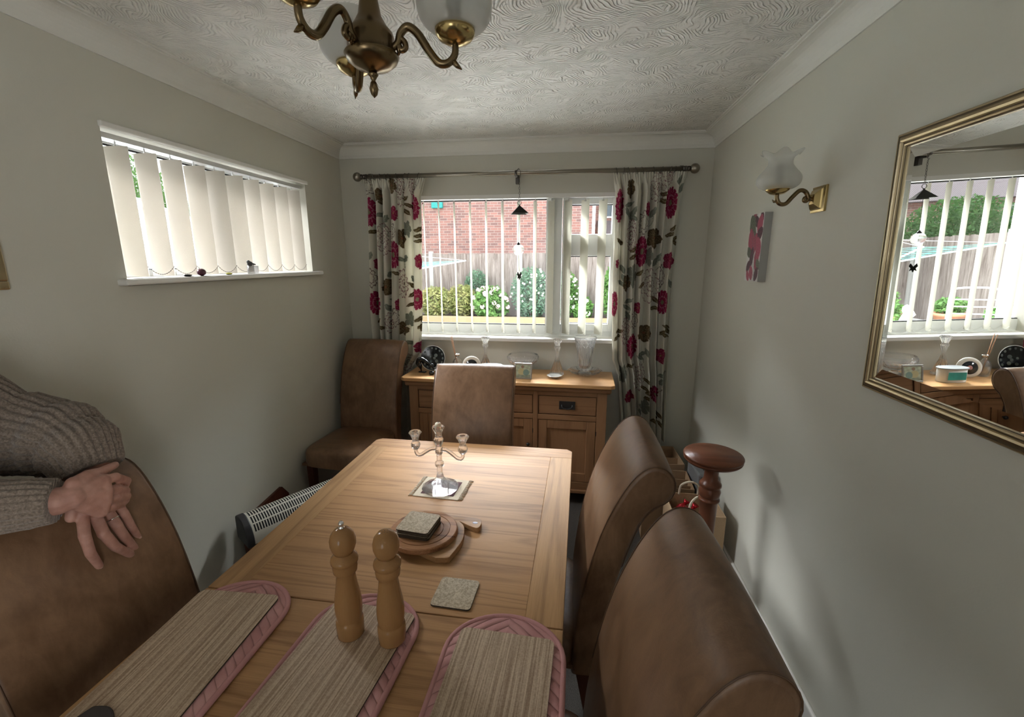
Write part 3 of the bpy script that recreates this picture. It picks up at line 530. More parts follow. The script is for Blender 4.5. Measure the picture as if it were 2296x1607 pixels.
pr_ = [(.028, 0), (.050, .004), (.067, .016), (.073, .033), (.068, .050), (.051, .070), (.041, .084), (.039, .096), (.044, .110), (.058, .121), (.065, .123)]
def shade(mb, pr, c, n, fl, th=.0022):
    k = len(pr); vs = []; 
    outer = smooth_path([(r, 0, z) for r, z in pr], 3); P_ = [(p.x, p.z) for p in outer]; kk = len(P_)
    for off in (0, -th):
        for j in range(n):
            a = 2*pi*j/n
            for i, (r, z) in enumerate(P_):
                t = i/(kk-1); f = fl(a, t) if fl else 0; rr = (r+off)*(1+f); vs.append((c[0]+rr*cos(a), c[1]+rr*sin(a), c[2]+z+(f*r*.9)))
    fs = [(j*kk+i, ((j+1) % n)*kk+i, ((j+1) % n)*kk+i+1, j*kk+i+1) for j in range(n) for i in range(kk-1)]
    N = n*kk; fs += [(N+j*kk+i+1, N+((j+1) % n)*kk+i+1, N+((j+1) % n)*kk+i, N+j*kk+i) for j in range(n) for i in range(kk-1)]
    fs += [(j*kk+e, ((j+1) % n)*kk+e, N+((j+1) % n)*kk+e, N+j*kk+e) for j in range(n) for e in (0, kk-1)]
    return mb.add(vs, fs, 0, True)
g = MB(); shade(g, pr_, (-.149, 0, .034), 60, fl); g.build('glass_shade', M['frost'], s)
g = MB(); g.lathe([(.013, .0), (.013, .035), (.010, .037), (.013, .045), (.016, .058), (.012, .078), (.004, .098), (0, .101)], (-.149, 0, .032), 16); g.build('bulb', M['bulb'], s)
# ---------------------------------------------------------------- canvas, picture frame
def painted(name, me_obj, fn):
    me = me_obj.data; n = len(me.vertices); co = np.empty(n*3); me.vertices.foreach_get('co', co); co = co.reshape(-1, 3)
    C = np.ones((n, 4)); C[:, :3] = fn(co); ca = me.color_attributes.new('print', 'FLOAT_COLOR', 'POINT'); ca.data.foreach_set('color', C.ravel())
pm = NT('printed_canvas'); at = pm.n('Attribute', attribute_name='print'); pm.set(col=at.outputs['Color'], rough=.6); mk('print', pm.mat)
cv = thing('canvas_picture', (XR, 2.285, 1.678), 'tall narrow canvas of pink and black flowers below the wall light', 'picture')
g = MB(); g.box(-.034, 0, -.078, .078, -.153, .153); g.build('stretcher', plain('canvas_edge', (.36, .36, .34), .7), cv)
g = MB(); g.grid(lambda u, v: (-.035, -.078+.156*u, -.153+.306*v), 90, 176, smooth=False); o = g.build('print_face', M['print'], cv, fix=False)
def cvf(co):
    Y, Z = co[:, 1], co[:, 2]; C = np.tile((.66, .65, .62), (len(Y), 1)).astype(float)
    def pet(cy, cz, L, w, ang, col, st):
        c, s_ = cos(ang), sin(ang); u = ((Y-cy)*c+(Z-cz)*s_)/L; v = (-(Y-cy)*s_+(Z-cz)*c)/w; i = (np.abs(u) < 1) & (np.abs(v) < (1-u*u)**.7); C[i] = col
        C[i & (np.abs(np.mod(v*4+u*.6, 1)-.5) < .16)] = st
    PK_, DK, GN = ((.30, .035, .075), (.46, .14, .18)), ((.05, .02, .03), (.16, .05, .07)), ((.075, .085, .055), (.20, .22, .16))
    for cy, cz, L, w, a, (col, st) in [(-.055, .135, .028, .018, 1.2, DK), (.03, .14, .03, .02, 2.2, PK_), (.0, .118, .035, .022, .7, DK), (-.04, .105, .045, .030, 1.9, PK_), (.045, .105, .05, .036, 1.1, GN), (.035, .075, .045, .025, .4, GN), (-.045, .06, .04, .026, 2.4, DK), (.045, .03, .062, .034, 1.35, PK_), (.005, .01, .06, .028, 1.9, PK_), (-.045, .0, .05, .030, 1.3, PK_), (.055, -.02, .035, .022, .6, GN), (.02, -.045, .05, .022, 1.7, DK), (-.04, -.055, .055, .026, 1.5, PK_), (-.06, -.075, .03, .018, .8, GN), (.05, -.085, .032, .020, 2.1, DK), (.01, -.115, .036, .022, 1.2, PK_), (-.05, -.12, .034, .022, 1.9, DK), (.045, -.13, .03, .016, 1.0, PK_)]:
        pet(cy, cz, L, w, a, col, st)
    for c0 in (0, .02, -.015): C[np.abs(Y-(.02*np.sin(Z*16)+c0)) < .0015] = (.05, .05, .04)
    return C
painted('c', o, cvf)
pf = thing('picture_frame', (XL, .882, 1.80), 'gilt edged picture frame at the far left edge of the left wall', 'picture')
g = MB()
for a, b, c, d in ((-.24, .24, -.26, -.235), (-.24, .24, .235, .26), (-.24, -.215, -.235, .235), (.215, .24, -.235, .235)): g.box(0, .018, a, b, c, d)
g.build('frame', M['gilt'], pf, bevel=.004)
g = MB(); g.box(0, .008, -.216, .216, -.236, .236); g.build('picture_print', plain('dark_print', (.09, .075, .06), .3), pf)
# ---------------------------------------------------------------- chandelier
c = thing('chandelier', (-.379, .896, 1.925), 'three arm antique brass ceiling light with frosted globes above the table', 'ceiling light')
g = MB(); g.lathe([(0, -.002), (.006, .004), (.0085, .014), (.006, .024), (.0035, .028), (.007, .034), (.010, .038), (.007, .042)], (0, 0, 0), 20); g.build('finial', M['brass'], c)
g = MB(); g.lathe([(.004, .040), (.012, .044), (.032, .050), (.045, .060), (.050, .070), (.048, .073), (.043, .075), (.043, .098), (.040, .108), (.031, .118), (.021, .135), (.0165, .16), (.0145, .20), (.0135, .26), (.012, .40)], (0, 0, 0), 40); g.build('stem', M['brass'], c)
g = MB(); g.lathe([(.012, .395), (.02, .40), (.04, .44), (.052, .465), (.055, .475), (0, .475)], (0, 0, 0), 32); g.build('ceiling_rose', M['brass'], c)
for az in (5, -110, 127):
    ar = thing('arm', (0, 0, 0), None, None, rad(az)); ar.parent = c
    def R3(L): return [(x, 0, z) for x, z in L]
    pts = smooth_path(R3([(.040, .082), (.050, .090), (.056, .106), (.070, .116), (.088, .104), (.108, .075), (.125, .056), (.142, .055), (.155, .068), (.157, .088)]), 6)
    g = MB(); g.tube(pts, lerp_list([.006, .0065, .007, .0075, .0078, .0078, .0075, .007, .0065, .006], 6), 12)
    g.tube(smooth_path(R3([(.052, .100), (.062, .092), (.064, .082), (.056, .078), (.052, .086)]), 5), .0055, 8); g.tube(R3([(.150, .060), (.160, .050), (.168, .044)]), [.006, .0045, .001], 8); g.tube(R3([(.048, .088), (.052, .078), (.050, .070)]), [.006, .005, .002], 8)
    o = g.build('arm', M['brass'], c); o.rotation_euler = (0, 0, rad(az))
    bpy.data.objects.remove(ar)
    g = MB(); g.lathe([(.006, .084), (.016, .087), (.030, .094), (.036, .102), (.037, .112), (.034, .113), (.032, .104), (.006, .092)], (.157, 0, 0), 28); q = g.build('cup', M['brass2'], o)
    g = MB(); pr = [(.030, .108), (.050, .113), (.064, .128), (.0685, .150), (.066, .172), (.056, .192), (.042, .204)]; shade(g, pr, (.157, 0, 0), 40, None); g.build('globe_shade', M['frost'], o)
    g = MB(); g.lathe([(.013, .095), (.013, .135), (.011, .137), (.014, .145), (.016, .160), (.012, .180), (.003, .198), (0, .200)], (.157, 0, 0), 16); g.build('bulb', M['bulb'], o)
# ================================================================ FURNITURE
def make_chair():
    r = thing('dining_chair', (0, 0, 0), 'x', 'dining chair', 0, 'scroll back leather dining chairs')
    ctrl = [(-.035, .37), (-.030, .46), (-.02, .58), (0, .71), (.034, .85), (.072, .95), (.110, 1.022), (.142, 1.060), (.172, 1.074), (.203, 1.068), (.226, 1.045), (.234, 1.015), (.226, .985), (.206, .963), (.180, .945), (.156, .915), (.132, .86), (.103, .76), (.078, .64), (.058, .50), (.052, .37)]
    P_ = smooth_path([(0, a+.22, b) for a, b in ctrl], 4); prof = [(p.y, p.z) for p in P_]
    hw, n = .2135, len(prof); cy = sum(a for a, b in prof)/n
    # centre line used to swell the side edges inward
    m = MB(); rows = []
    xs = [(-hw, .0, 1), (-hw+.003, .0, 0), (-hw+.010, .0, 0)]
    def inset(p, d):
        i = prof.index(p); a = prof[i-1] if i else prof[0]; b = prof[min(i+1, n-1)]; t = Vector((b[0]-a[0], b[1]-a[1])).normalized(); return (p[0]+t.y*d, p[1]-t.x*d)
    sec = [(-hw, .013), (-hw+.0015, .007), (-hw+.005, .0025), (-hw+.010, .001), (-hw+.014, .0), (-.1, -.003), (0, -.004), (.1, -.003), (hw-.014, .0), (hw-.010, .001), (hw-.005, .0025), (hw-.0015, .007), (hw, .013)]
    vs = []
    for x, d in sec: vs += [(x, *inset(p, d)) for p in prof]
    k = len(sec); fs = [(j*n+i, (j+1)*n+i, (j+1)*n+i+1, j*n+i+1) for j in range(k-1) for i in range(n-1)]
    fs += [(j*n+n-1, (j+1)*n+n-1, (j+1)*n, j*n) for j in range(k-1)]
    m.add(vs, fs, 0, True)
    # end panels as a strip between front and rear halves
    h = n//2
    for j in (0, k-1):
        L = [(j*n+i, j*n+i+1, j*n+n-2-i, j*n+n-1-i) for i in range(h) if i+1 < n-2-i]
        for q in L: m.f.append(q); m.m.append(0); m.sm.append(False)
    bk = m.build('backrest', M['leather'], r)
    for s in (-1, 1):
        m = MB(); pp = [(s*(hw-.0035), *inset(p, .0015)) for p in prof[10:-12]]; m.tube(pp[::2], .0015, 6)
        m.build('piping', M['seam'], bk)
    # seat: domed cushion box
    def seat(u, v):
        a = 2*pi*u; sx_, sy_ = .222, .232; e = 5.0
        cx_ = abs(cos(a))**(2/e)*(1 if cos(a) > 0 else -1); cy_ = abs(sin(a))**(2/e)*(1 if sin(a) > 0 else -1)
        zz = [(.995, .385), (1.0, .395), (1.0, .44), (.995, .462), (.97, .478), (.90, .488), (.7, .496), (.4, .500), (0.001, .502)]
        t = v*(len(zz)-1); i = min(int(t), len(zz)-2); f = t-i; rr = zz[i][0]*(1-f)+zz[i+1][0]*f; z = zz[i][1]*(1-f)+zz[i+1][1]*f
        return (sx_*cx_*rr, -.012+sy_*cy_*rr, z)
    m = MB(); m.grid(seat, 64, 16); m.box(-.21, .21, -.23, .19, .384, .40); m.build('seat', M['leather'], r)
    for sx_ in (-1, 1):
        m = MB(); m.add([(sx_*.165+a*w, -.20+b*w, z) for w, z in ((.017, 0), (.023, .386)) for a, b in ((-1, -1), (1, -1), (1, 1), (-1, 1))], [(0, 1, 5, 4), (1, 2, 6, 5), (2, 3, 7, 6), (3, 0, 4, 7), (0, 3, 2, 1), (4, 5, 6, 7)]); m.build('leg', M['darkleg'], r, bevel=.003)
        m = MB(); m.add([(sx_*.165+a*w, y_+b*w, z) for w, y_, z in ((.017, .285, 0), (.023, .215, .386)) for a, b in ((-1, -1), (1, -1), (1, 1), (-1, 1))], [(0, 1, 5, 4), (1, 2, 6, 5), (2, 3, 7, 6), (3, 0, 4, 7), (0, 3, 2, 1), (4, 5, 6, 7)]); m.build('leg', M['darkleg'], r, bevel=.003)
    return r
ch = make_chair()
for i, (x, y, a, lab) in enumerate([(-1.387, 2.588, -5, 'brown leather scroll back chair standing clear of the table in the far left corner'),
      (-.488, 1.905, 1, 'brown leather chair tucked in at the far end of the table before the sideboard'),
      (-.153, 1.375, -90, 'tan leather scroll back chair, farther of the two on the right of the table'),
      (-.125, .745, -88.5, 'tan leather scroll back chair, nearest one on the right of the table'),
      (-.872, .795, 85.5, 'tan leather chair on the left of the table with hands resting on its back')]):
    o = ch if i == 0 else copy_tree(ch); o.location = (x, y, 0); o.rotation_euler = (0, 0, rad(a)); o['label'] = lab
# ---------------------------------------------------------------- dining table
T = thing('dining_table', (-.468, .97, 0), 'oak extending dining table with a planked top in the middle of the room', 'table', rad(-1.3))
m = MB(); zt, zb = .770, .742; hw, y0, y1, ys = .473, -.90, .985, -.055
cl = .022; bw = .093
def board(x0, x1, ya, yb, mi): m.box(x0, x1, ya, yb, zb, zt, mi)
board(-hw+bw, hw-bw, ys+.0015, y1-bw, 0); board(-hw+bw, hw-bw, y0, ys-.0015, 0)
for s in (-1, 1):
    xa, xb = sorted((s*hw, s*(hw-bw))); board(xa, xb, ys+.0015, y1-bw, 1); board(xa, xb, y0, ys-.0015, 1)
m.prism([(-hw, y1-bw), (hw, y1-bw), (hw, y1-cl), (hw-cl, y1), (-hw+cl, y1), (-hw, y1-cl)], zb, zt, mi=0)
m.build('tabletop', [M['oak_x'], M['oak_y']], T, bevel=.0012, seg=1)
m = MB(); 
for a, b, c_, d in ((-.43, .43, .915, .935), (-.43, .43, -.87, -.85), (-.43, -.41, -.85, .915), (.41, .43, -.85, .915)): m.box(a, b, c_, d, .655, .7415)
m.build('apron', M['oak_z'], T, bevel=.002)
for a in (-.385, .385):
    for b in (-.83, .89): m = MB(); m.box(a-.035, a+.035, b-.035, b+.035, 0, .7415); m.build('leg', M['oak_z'], T, bevel=.004)
# ---------------------------------------------------------------- sideboard
B = thing('sideboard', (-.415, 2.795, 0), 'oak sideboard with three drawers over three doors under the back window', 'sideboard', rad(-1.8))
m = MB(); m.prism([(-.71, 0), (-.685, -.02), (.685, -.02), (.71, 0), (.71, .362), (-.71, .362)], .828, .852); m.build('top', M['oak_top'], B, bevel=.004)
m = MB(); m.box(-.69, .69, .0, .355, .79, .828); m.build('cornice', M['oak_sx'], B, bevel=.010, seg=1)
m = MB(); fy = .02
m.box(-.665, .665, fy+.02, .350, .10, .79, 0)
for x in (-.665, -.215+.0, .185, .605): pass
xs_ = [(-.665, -.603), (-.222, -.190), (.190, .222), (.603, .665)]
for a, b in xs_: m.box(a, b, fy, fy+.022, .10, .79, 0)
for a, b in ((.763, .79), (.598, .632), (.10, .163)): 
    for p_, q_ in ((-.603, -.222), (-.190, .190), (.222, .603)): m.box(p_, q_, fy, fy+.022, a, b, 1)
m.build('carcass', [M['oak_z'], M['oak_sx']], B, bevel=.002)
m = MB(); m.box(-.675, .675, .008, .35, .085, .11); m.build('plinth', M['oak_sx'], B, bevel=.005)
for a in (-.64, .64):
    for b in (.05, .31): m = MB(); m.box(a-.03, a+.03, b-.03, b+.03, 0, .086); m.build('foot', M['oak_z'], B, bevel=.003)
for p_, q_ in ((-.603, -.222), (-.190, .190), (.222, .603)):
    m = MB(); m.box(p_+.005, q_-.005, fy+.004, fy+.02, .637, .758); d = m.build('drawer', M['oak_sx'], B, bevel=.002)
    c0 = (p_+q_)/2; m = MB(); m.box(c0-.052, c0+.052, fy-.001, fy+.003, .672, .728); m.build('handle_plate', M['black'], d, bevel=.001)
    m = MB(); m.tube(smooth_path([(c0-.034, fy-.004, .705), (c0-.030, fy-.014, .690), (c0, fy-.018, .680), (c0+.030, fy-.014, .690), (c0+.034, fy-.004, .705)], 5), .0035, 8); m.build('handle', M['blackplastic'], d)
    m = MB(); 
    for a, b, c_, e in ((p_+.003, p_+.062, .166, .595), (q_-.062, q_-.003, .166, .595), (p_+.062, q_-.062, .166, .225), (p_+.062, q_-.062, .536, .595)): m.box(a, b, fy+.003, fy+.02, c_, e)
    d = m.build('door', M['oak_z'], B, bevel=.0025); m = MB(); m.box(p_+.062, q_-.062, fy+.012, fy+.019, .225, .536); m.build('door_panel', M['oak_z'], d)
    m = MB(); m.box(q_-.003, q_+.002, fy-.001, fy+.004, .50, .53); m.box(q_-.003, q_+.002, fy-.001, fy+.004, .21, .24); m.build('hinge', M['black'], d)
    if p_ < .2: m = MB(); m.lathe([(.004, 0), (.004, -.012), (.012, -.016), (.010, -.024), (0, -.026)], (q_-.03, fy+.003, .42), 16, axis='y'); m.build('knob', M['black'], d)
# ---------------------------------------------------------------- pedestal stand
K = thing('pedestal_stand', (.640, 1.925, 0), 'reddish round topped wooden pedestal plant stand by the right wall', 'stand')
m = MB(); m.lathe([(0, .756), (.10, .756), (.112, .760), (.120, .768), (.122, .773), (.117, .777), (.123, .781), (.1245, .787), (.121, .793), (.113, .795), (.111, .7975), (0, .7975)], n=64); m.build('round_top', M['mahog'], K)
m = MB(); m.lathe([(.0, .757), (.040, .757), (.042, .748), (.031, .740), (.0295, .70), (.031, .675), (.040, .662), (.046, .655), (.047, .645), (.039, .640), (.041, .634), (.046, .62), (.043, .596), (.036, .588), (.044, .583), (.045, .575), (.038, .570), (.036, .50), (.034, .40), (.030, .34), (.036, .325), (.042, .31), (.036, .295), (.028, .27), (.030, .22), (.040, .17), (.042, .12), (.03, .10), (0, .10)], n=40); m.build('turned_column', M['mahog_z'], K)
for a in (-90, 30, 150):
    m = MB(); d = Vector((cos(rad(a)), sin(rad(a)), 0)); m.tube(smooth_path([d*.02+Vector((0, 0, .17)), d*.07+Vector((0, 0, .16)), d*.12+Vector((0, 0, .09)), d*.17+Vector((0, 0, .03)), d*.20+Vector((0, 0, .015))], 5), [.022]*6+[.018]*9+[.014]*6, 10); m.build('foot', M['mahog_z'], K)
# ---------------------------------------------------------------- convector heater
H = thing('convector_heater', (-1.398, 2.019, 0), 'low cream convector heater with black ends on the floor left of the table', 'heater', rad(58.4))
# local x along the heater, local -y is its front
prof = smooth_path([(0, .060, .285), (0, .060, .375), (0, .054, .394), (0, .036, .402), (0, .004, .396), (0, -.030, .370), (0, -.052, .332), (0, -.060, .300), (0, -.060, .275)], 4)
L = .268
def strip(m, x0, x1, idx, mi=0):
    pass
m = MB(); P2 = [(p.y, p.z) for p in prof]; nP = len(P2)
# arc length param to place slots
arc = [0]
for i in range(1, nP): arc.append(arc[-1]+math.hypot(P2[i][0]-P2[i-1][0], P2[i][1]-P2[i-1][1]))
def at_s(s_):
    i = max(j for j in range(nP) if arc[j] <= s_+1e-9); i = min(i, nP-2); f = (s_-arc[i])/(arc[i+1]-arc[i]); return (P2[i][0]+(P2[i+1][0]-P2[i][0])*f, P2[i][1]+(P2[i+1][1]-P2[i][1])*f)
s0 = arc[4*2+1]+.012; rows_ = [(s0, s0+.036), (s0+.043, s0+.079), (s0+.086, s0+.122)]
def sheet(x0, x1, sa_, sb_):
    k = max(2, int((sb_-sa_)/.012)); m.grid(lambda u, v: (x0+(x1-x0)*u, *at_s(sa_+(sb_-sa_)*v)), 1, k)
sheet(-L, L, 0, rows_[0][0])
for i, (a, b) in enumerate(rows_):
    p_ = .0125; nsl = int((2*L-.02)/p_)
    sheet(-L, -L+.01, a, b)
    for j in range(nsl): sheet(-L+.01+j*p_+.0068, -L+.01+(j+1)*p_, a, b)
    sheet(-L+.01+nsl*p_, L, a, b)
    nxt = rows_[i+1][0] if i < 2 else arc[-1]; sheet(-L, L, b, nxt)
m.build('grille_casing', M['enamel'], H)
m = MB(); m.prism([(a*.93, b-.006 if b > .1 else b) for a, b in P2], -L+.002, L-.002, axis='x'); m.build('interior', M['void'], H)
for s in (-1, 1):
    m = MB(); m.prism([(a*1.08, (b-.34)*1.08+.338) for a, b in P2], *sorted((s*L, s*(L+.034))), axis='x'); m.build('end_cap', M['blackplastic'], H, bevel=.006)
    m = MB(); m.box(s*L*.72-.02, s*L*.72+.02, -.10, .09, 0, .03); m.box(s*L*.72-.008, s*L*.72+.008, -.012, .012, .028, .285); m.build('foot', M['blackplastic'], H, bevel=.004)
# dark board leaning behind it
o = MB(); o.prism([(1.84, .0), (2.21, .0), (2.215, .29), (2.17, .352), (1.84, .325)], 0, .02, axis='x'); lb = o.build('leaning_board', M['darkleg'], None, bevel=.002); lb.location = (-1.604, 0, 0); lb.rotation_euler = (0, rad(-5), 0)
tag(lb, 'dark reddish wooden panel leaning on the left wall behind the heater', 'wooden panel')
o = MB(); o.box(-1.43, -1.24, 2.52, 2.64, 0, .30); bx = o.build('red_box', M['red'], None, bevel=.003); tag(bx, 'red box with a pale label on the floor under the corner chair', 'box')
o = MB(); o.box(-1.40, -1.33, 2.5185, 2.52, .225, .262); o.build('label_strip', M['cream'], bx)
# ---------------------------------------------------------------- bags and boxes by the right wall
def open_box(name, x0, x1, y0, y1, h, mat, label, cat, rz=0, t=.005, flaps=(), divs=0):
    r = thing(name, ((x0+x1)/2, (y0+y1)/2, 0), label, cat, rz); a, b = (x1-x0)/2, (y1-y0)/2
    m = MB(); m.box(-a, a, -b, b, 0, t); m.box(-a, -a+t, -b, b, t, h); m.box(a-t, a, -b, b, t, h); m.box(-a+t, a-t, -b, -b+t, t, h); m.box(-a+t, a-t, b-t, b, t, h)
    m.build('box_body', mat, r)
    for f in flaps:
        m = MB()
        if f == 'f': m.obox((0, -b-.03, h-.028), (a*.95, 0, 0), (0, .028, .030), (0, .002, -.002))
        if f == 'r': m.obox((a+.012, 0, h-.05), (.010, 0, -.05), (0, b*.95, 0), (.002, 0, .002))
        if f == 'l': m.obox((-a-.012, 0, h-.05), (-.010, 0, -.05), (0, b*.95, 0), (.002, 0, .002))
        if f == 'b': m.obox((0, b+.004, h+.045), (a*.95, 0, 0), (0, .008, .045), (0, .002, 0))
        m.build('flap', mat, r)
    for k in range(divs):
        yy = -b+(2*b)*(k+1)/(divs+1); m = MB(); m.prism([(-a+t, .05), (a-t, .05), (a-t, h-.02), (a*.35, h-.02), (a*.2, h-.045), (-a*.1, h-.045), (-a*.25, h-.02), (-a+t, h-.02)], yy-.002, yy+.002, axis='y'); m.build('divider', mat, r)
    return r
bag = open_box('shopping_bag', .555, .815, 2.17, 2.40, .345, M['jute'], 'pale jute shopping bag holding red parcels behind the pedestal stand', 'bag', 0, .004)
m = MB(); m.tube(smooth_path([(-.05, -.112, .34), (-.045, -.10, .40), (0, -.07, .425), (.045, -.10, .40), (.05, -.112, .34)], 6), .006, 8); m.build('handle', M['linen'], bag)
m = MB(); m.tube(smooth_path([(-.05, .112, .34), (-.045, .10, .40), (0, .085, .43), (.045, .10, .40), (.05, .112, .34)], 6), .006, 8); m.build('handle', M['linen'], bag)
m = MB(); m.box(-.12, .12, -.105, .105, .06, .22); m.build('lining', M['card'], bag)
for i, (x, y, z, a) in enumerate([(.61, 2.26, .275, .3), (.665, 2.30, .275, -.4), (.63, 2.34, .27, 1.2)]):
    m = MB(); m.ell((0, 0, 0), (.034, .028, .05), 10, 6); m.tube([(0, 0, .04), (0, 0, .07)], [.006, .02], 8)
    o = m.build('parcel', M['redfoil'], None); o.location = (x, y, z); o.rotation_euler = (.5*sin(a), .5, a)
    tag(o, ['shiny red wrapped parcel at the left in the jute bag', 'shiny red wrapped parcel at the right in the jute bag', 'shiny red wrapped parcel at the back of the jute bag'][i], 'parcel', 'red parcels in the jute bag')
open_box('cardboard_box', .46, .74, 2.46, 2.70, .34, M['card'], 'open cardboard box with dividers directly behind the jute bag', 'box', rad(-3), divs=2)
open_box('cardboard_box', .44, .74, 2.73, 3.02, .36, M['card'], 'plain open cardboard box farthest back near the curtain', 'box', rad(2), divs=1)
for i, (x, y, z, r_) in enumerate([(.555, 2.505, .14, .055), (.64, 2.51, .13, .05)]):
    m = MB(); m.lathe([(0, 0), (r_*.6, 0), (r_*.62, .12), (r_*.3, .15), (r_*.28, .19), (0, .19)], n=16); o = m.build('bottle', M['blackgloss'] if i else M['white'], None, loc=(x, y, .006)); tag(o, ['white topped bottle standing in the divided cardboard box', 'dark bottle standing in the divided cardboard box'][i], 'bottle')
gb = MB(); gb.box(-.05, .05, -.12, .12, 0, .42); gg = gb.build('storage_case', M['grey'], None, bevel=.012, loc=(.805, 2.60, 0)); tag(gg, 'grey plastic storage case standing against the right wall beyond the stand', 'case')
gb = MB(); gb.tube(smooth_path([(0, -.05, .42), (0, -.045, .45), (0, .045, .45), (0, .05, .42)], 5), .006, 8); gb.build('handle', M['blackplastic'], gg)
# ================================================================ THINGS ON THE TABLE
ZT = .7702
def lathe_thing(name, prof, loc, mat, label, cat, n=32, group=None, flute=None):
    m = MB(); m.lathe(prof, n=n, flute=flute); o = m.build(name, mat, None, loc=loc); return tag(o, label, cat, group)
# quilted mats: pill shaped pads
qm = NT('quilted_pink'); tc = qm.n('TexCoord'); sp = qm.n('SeparateXYZ'); qm.l(tc.outputs['Object'], sp.inputs[0])
ax_ = qm.math('ABSOLUTE', sp.outputs['X']); d_ = qm.math('ADD', qm.math('MULTIPLY', sp.outputs['Y'], 1.0), qm.math('MULTIPLY', ax_, .85))
wn_ = qm.noise(qm.coord(), 9, 2); s_ = qm.math('ABSOLUTE', qm.math('SINE', qm.math('MULTIPLY', qm.math('ADD', d_, qm.math('MULTIPLY', wn_, .02)), 118)))
s_ = qm.math('POWER', s_, .45); f_ = qm.noise(qm.coord(), 480, 2)
qm.set(col=qm.ramp(qm.noise(qm.coord(), 12, 3), [(.3, (.46, .225, .22)), (.7, (.62, .345, .33))]), rough=.92, spec=.1); qm.bump(qm.math('ADD', s_, qm.math('MULTIPLY', f_, .12)), .8, .008); mk('quilt', qm.mat)
def pill(hw, L0, L1, n=20):     # half width, y back, y front (rounded at both ends)
    pts = []
    for i in range(n+1): a = pi*i/n; pts.append((hw*cos(a), L1-hw*.85+hw*.85*sin(a)))
    for i in range(n+1): a = pi+pi*i/n; pts.append((hw*cos(a), L0+hw*.85+hw*.85*sin(a)))
    return pts
def quilt(x, y, rz, hw, L0, L1, label):
    r = thing('quilted_mat', (x, y, ZT), label, 'place mat', rz, 'pink quilted mats')
    P_ = pill(hw, L0, L1); n = len(P_); c = (0, (L0+L1)/2); m = MB(); rings = [(1.0, .001), (1.0, .006), (.97, .0095), (.9, .0105), (.6, .0105), (.3, .0105)]
    vs = []
    for s, z in rings: vs += [(c[0]+(a-c[0])*s, c[1]+(b-c[1])*s, z) for a, b in P_]
    m.add(vs, [(j*n+i, j*n+(i+1) % n, (j+1)*n+(i+1) % n, (j+1)*n+i) for j in range(len(rings)-1) for i in range(n)]+[tuple(range(n))[::-1], tuple(range((len(rings)-1)*n, len(rings)*n))], 0, True); m.build('pad', M['quilt'], r)
    m = MB(); m.tube([(a, b, .0065) for a, b in P_], .0062, 10, closed=True, flat=1.0); m.build('binding', M['pinkb'], r)
    return r
quilt(-.800, .66, rad(-1), .122, -.28, .292, 'pink quilted mat under the left wooden place mat')
quilt(-.474, .655, rad(-4), .126, -.30, .290, 'pink quilted mat in the middle, under the pepper mill mat')
quilt(-.128, .63, rad(-1), .131, -.30, .290, 'pink quilted mat at the right edge of the table')
def rrect(hx, hy, r, n=5):
    return [(sx_*(hx-r)+r*cos(a), sy_*(hy-r)+r*sin(a)) for sx_, sy_, a0 in ((1, 1, 0), (-1, 1, pi/2), (-1, -1, pi), (1, -1, 3*pi/2)) for a in [a0+pi/2*i/n for i in range(n+1)]]
def slab(name, hx, hy, r, t, mats, loc, rz, label, cat, group=None):
    m = MB(); m.prism(rrect(hx, hy, r), 0, t); 
    for i in range(len(m.f)): 
        if i != len(m.f)-1: m.m[i] = 1
    o = m.build(name, mats, None, loc=loc, rz=rz); return tag(o, label, cat, group)
mk('edge', plain('dark_cork_edge', (.05, .035, .022), .8))
for x, y, z, rz, lab in [(-.818, .720, .0115, 1.5, 'left wooden place mat on a pink quilted mat, beside the leaning person'), (-.478, .712, .0115, -6.5, 'middle wooden place mat carrying the pepper and salt mills'), (-.132, .672, .0115, -3, 'right wooden place mat at the right edge of the table')]:
    slab('place_mat', .108, .190 if x > -.7 else .183, .016, .004, [M['mel_y'], M['edge']], (x, y, ZT+z), rad(rz), lab, 'place mat', 'wood effect place mats')
# mills
prof_body = [(0, 0), (.0272, 0), (.0288, .003), (.0292, .030), (.0285, .040), (.0262, .043), (.0265, .046), (.0285, .062), (.0288, .078), (.0272, .10), (.0225, .130), (.0200, .152), (.0200, .162), (.0245, .167), (.0255, .177), (.0240, .184), (.0238, .186), (.0278, .190), (.0283, .196), (.0270, .201), (.0215, .206), (.0180, .2105), (.0175, .2115), (0, .2115)]
prof_head = [(0, .2115), (.0195, .2125), (.0235, .222), (.0265, .233), (.0268, .245), (.0235, .258), (.0160, .268), (.0070, .272), (0, .2725)]
def mill(x, y, label, knob, sc=1.0):
    r = thing('pepper_mill' if knob else 'salt_shaker', (x, y, ZT+.0158), label, 'mill'); r.scale = (1, 1, 1)
    m = MB(); m.lathe([(a*sc*1.06, b*sc) for a, b in prof_body], n=40); m.build('body', M['beech'], r)
    m = MB(); m.lathe([(a*sc*1.06, b*sc) for a, b in prof_head], n=40); hd = m.build('head', M['beech'], r)
    if knob: m = MB(); m.lathe([(.0065, .272*sc), (.007, .2745*sc), (.004, .277*sc), (.0055, .280*sc), (.0062, .284*sc), (.004, .288*sc), (0, .289*sc)], n=20); m.build('knob', M['chrome'], r)
    else:
        m = MB()
        for k in range(9):
            a = 2.4*k; rr = .0035*math.sqrt(k); z = (.2725-.0006*k/3)*sc; m.lathe([(.0008, z-.001), (.0008, z+.0004), (0, z+.0004)], (rr*cos(a), rr*sin(a), 0), 8)
        m.build('pouring_holes', M['black'], hd)
    return r
mill(-.480, .817, 'tall turned wooden pepper mill with a silver top knob', True, .985)
mill(-.379, .813, 'tall turned wooden salt shaker with a holed domed head', False, 1.0)
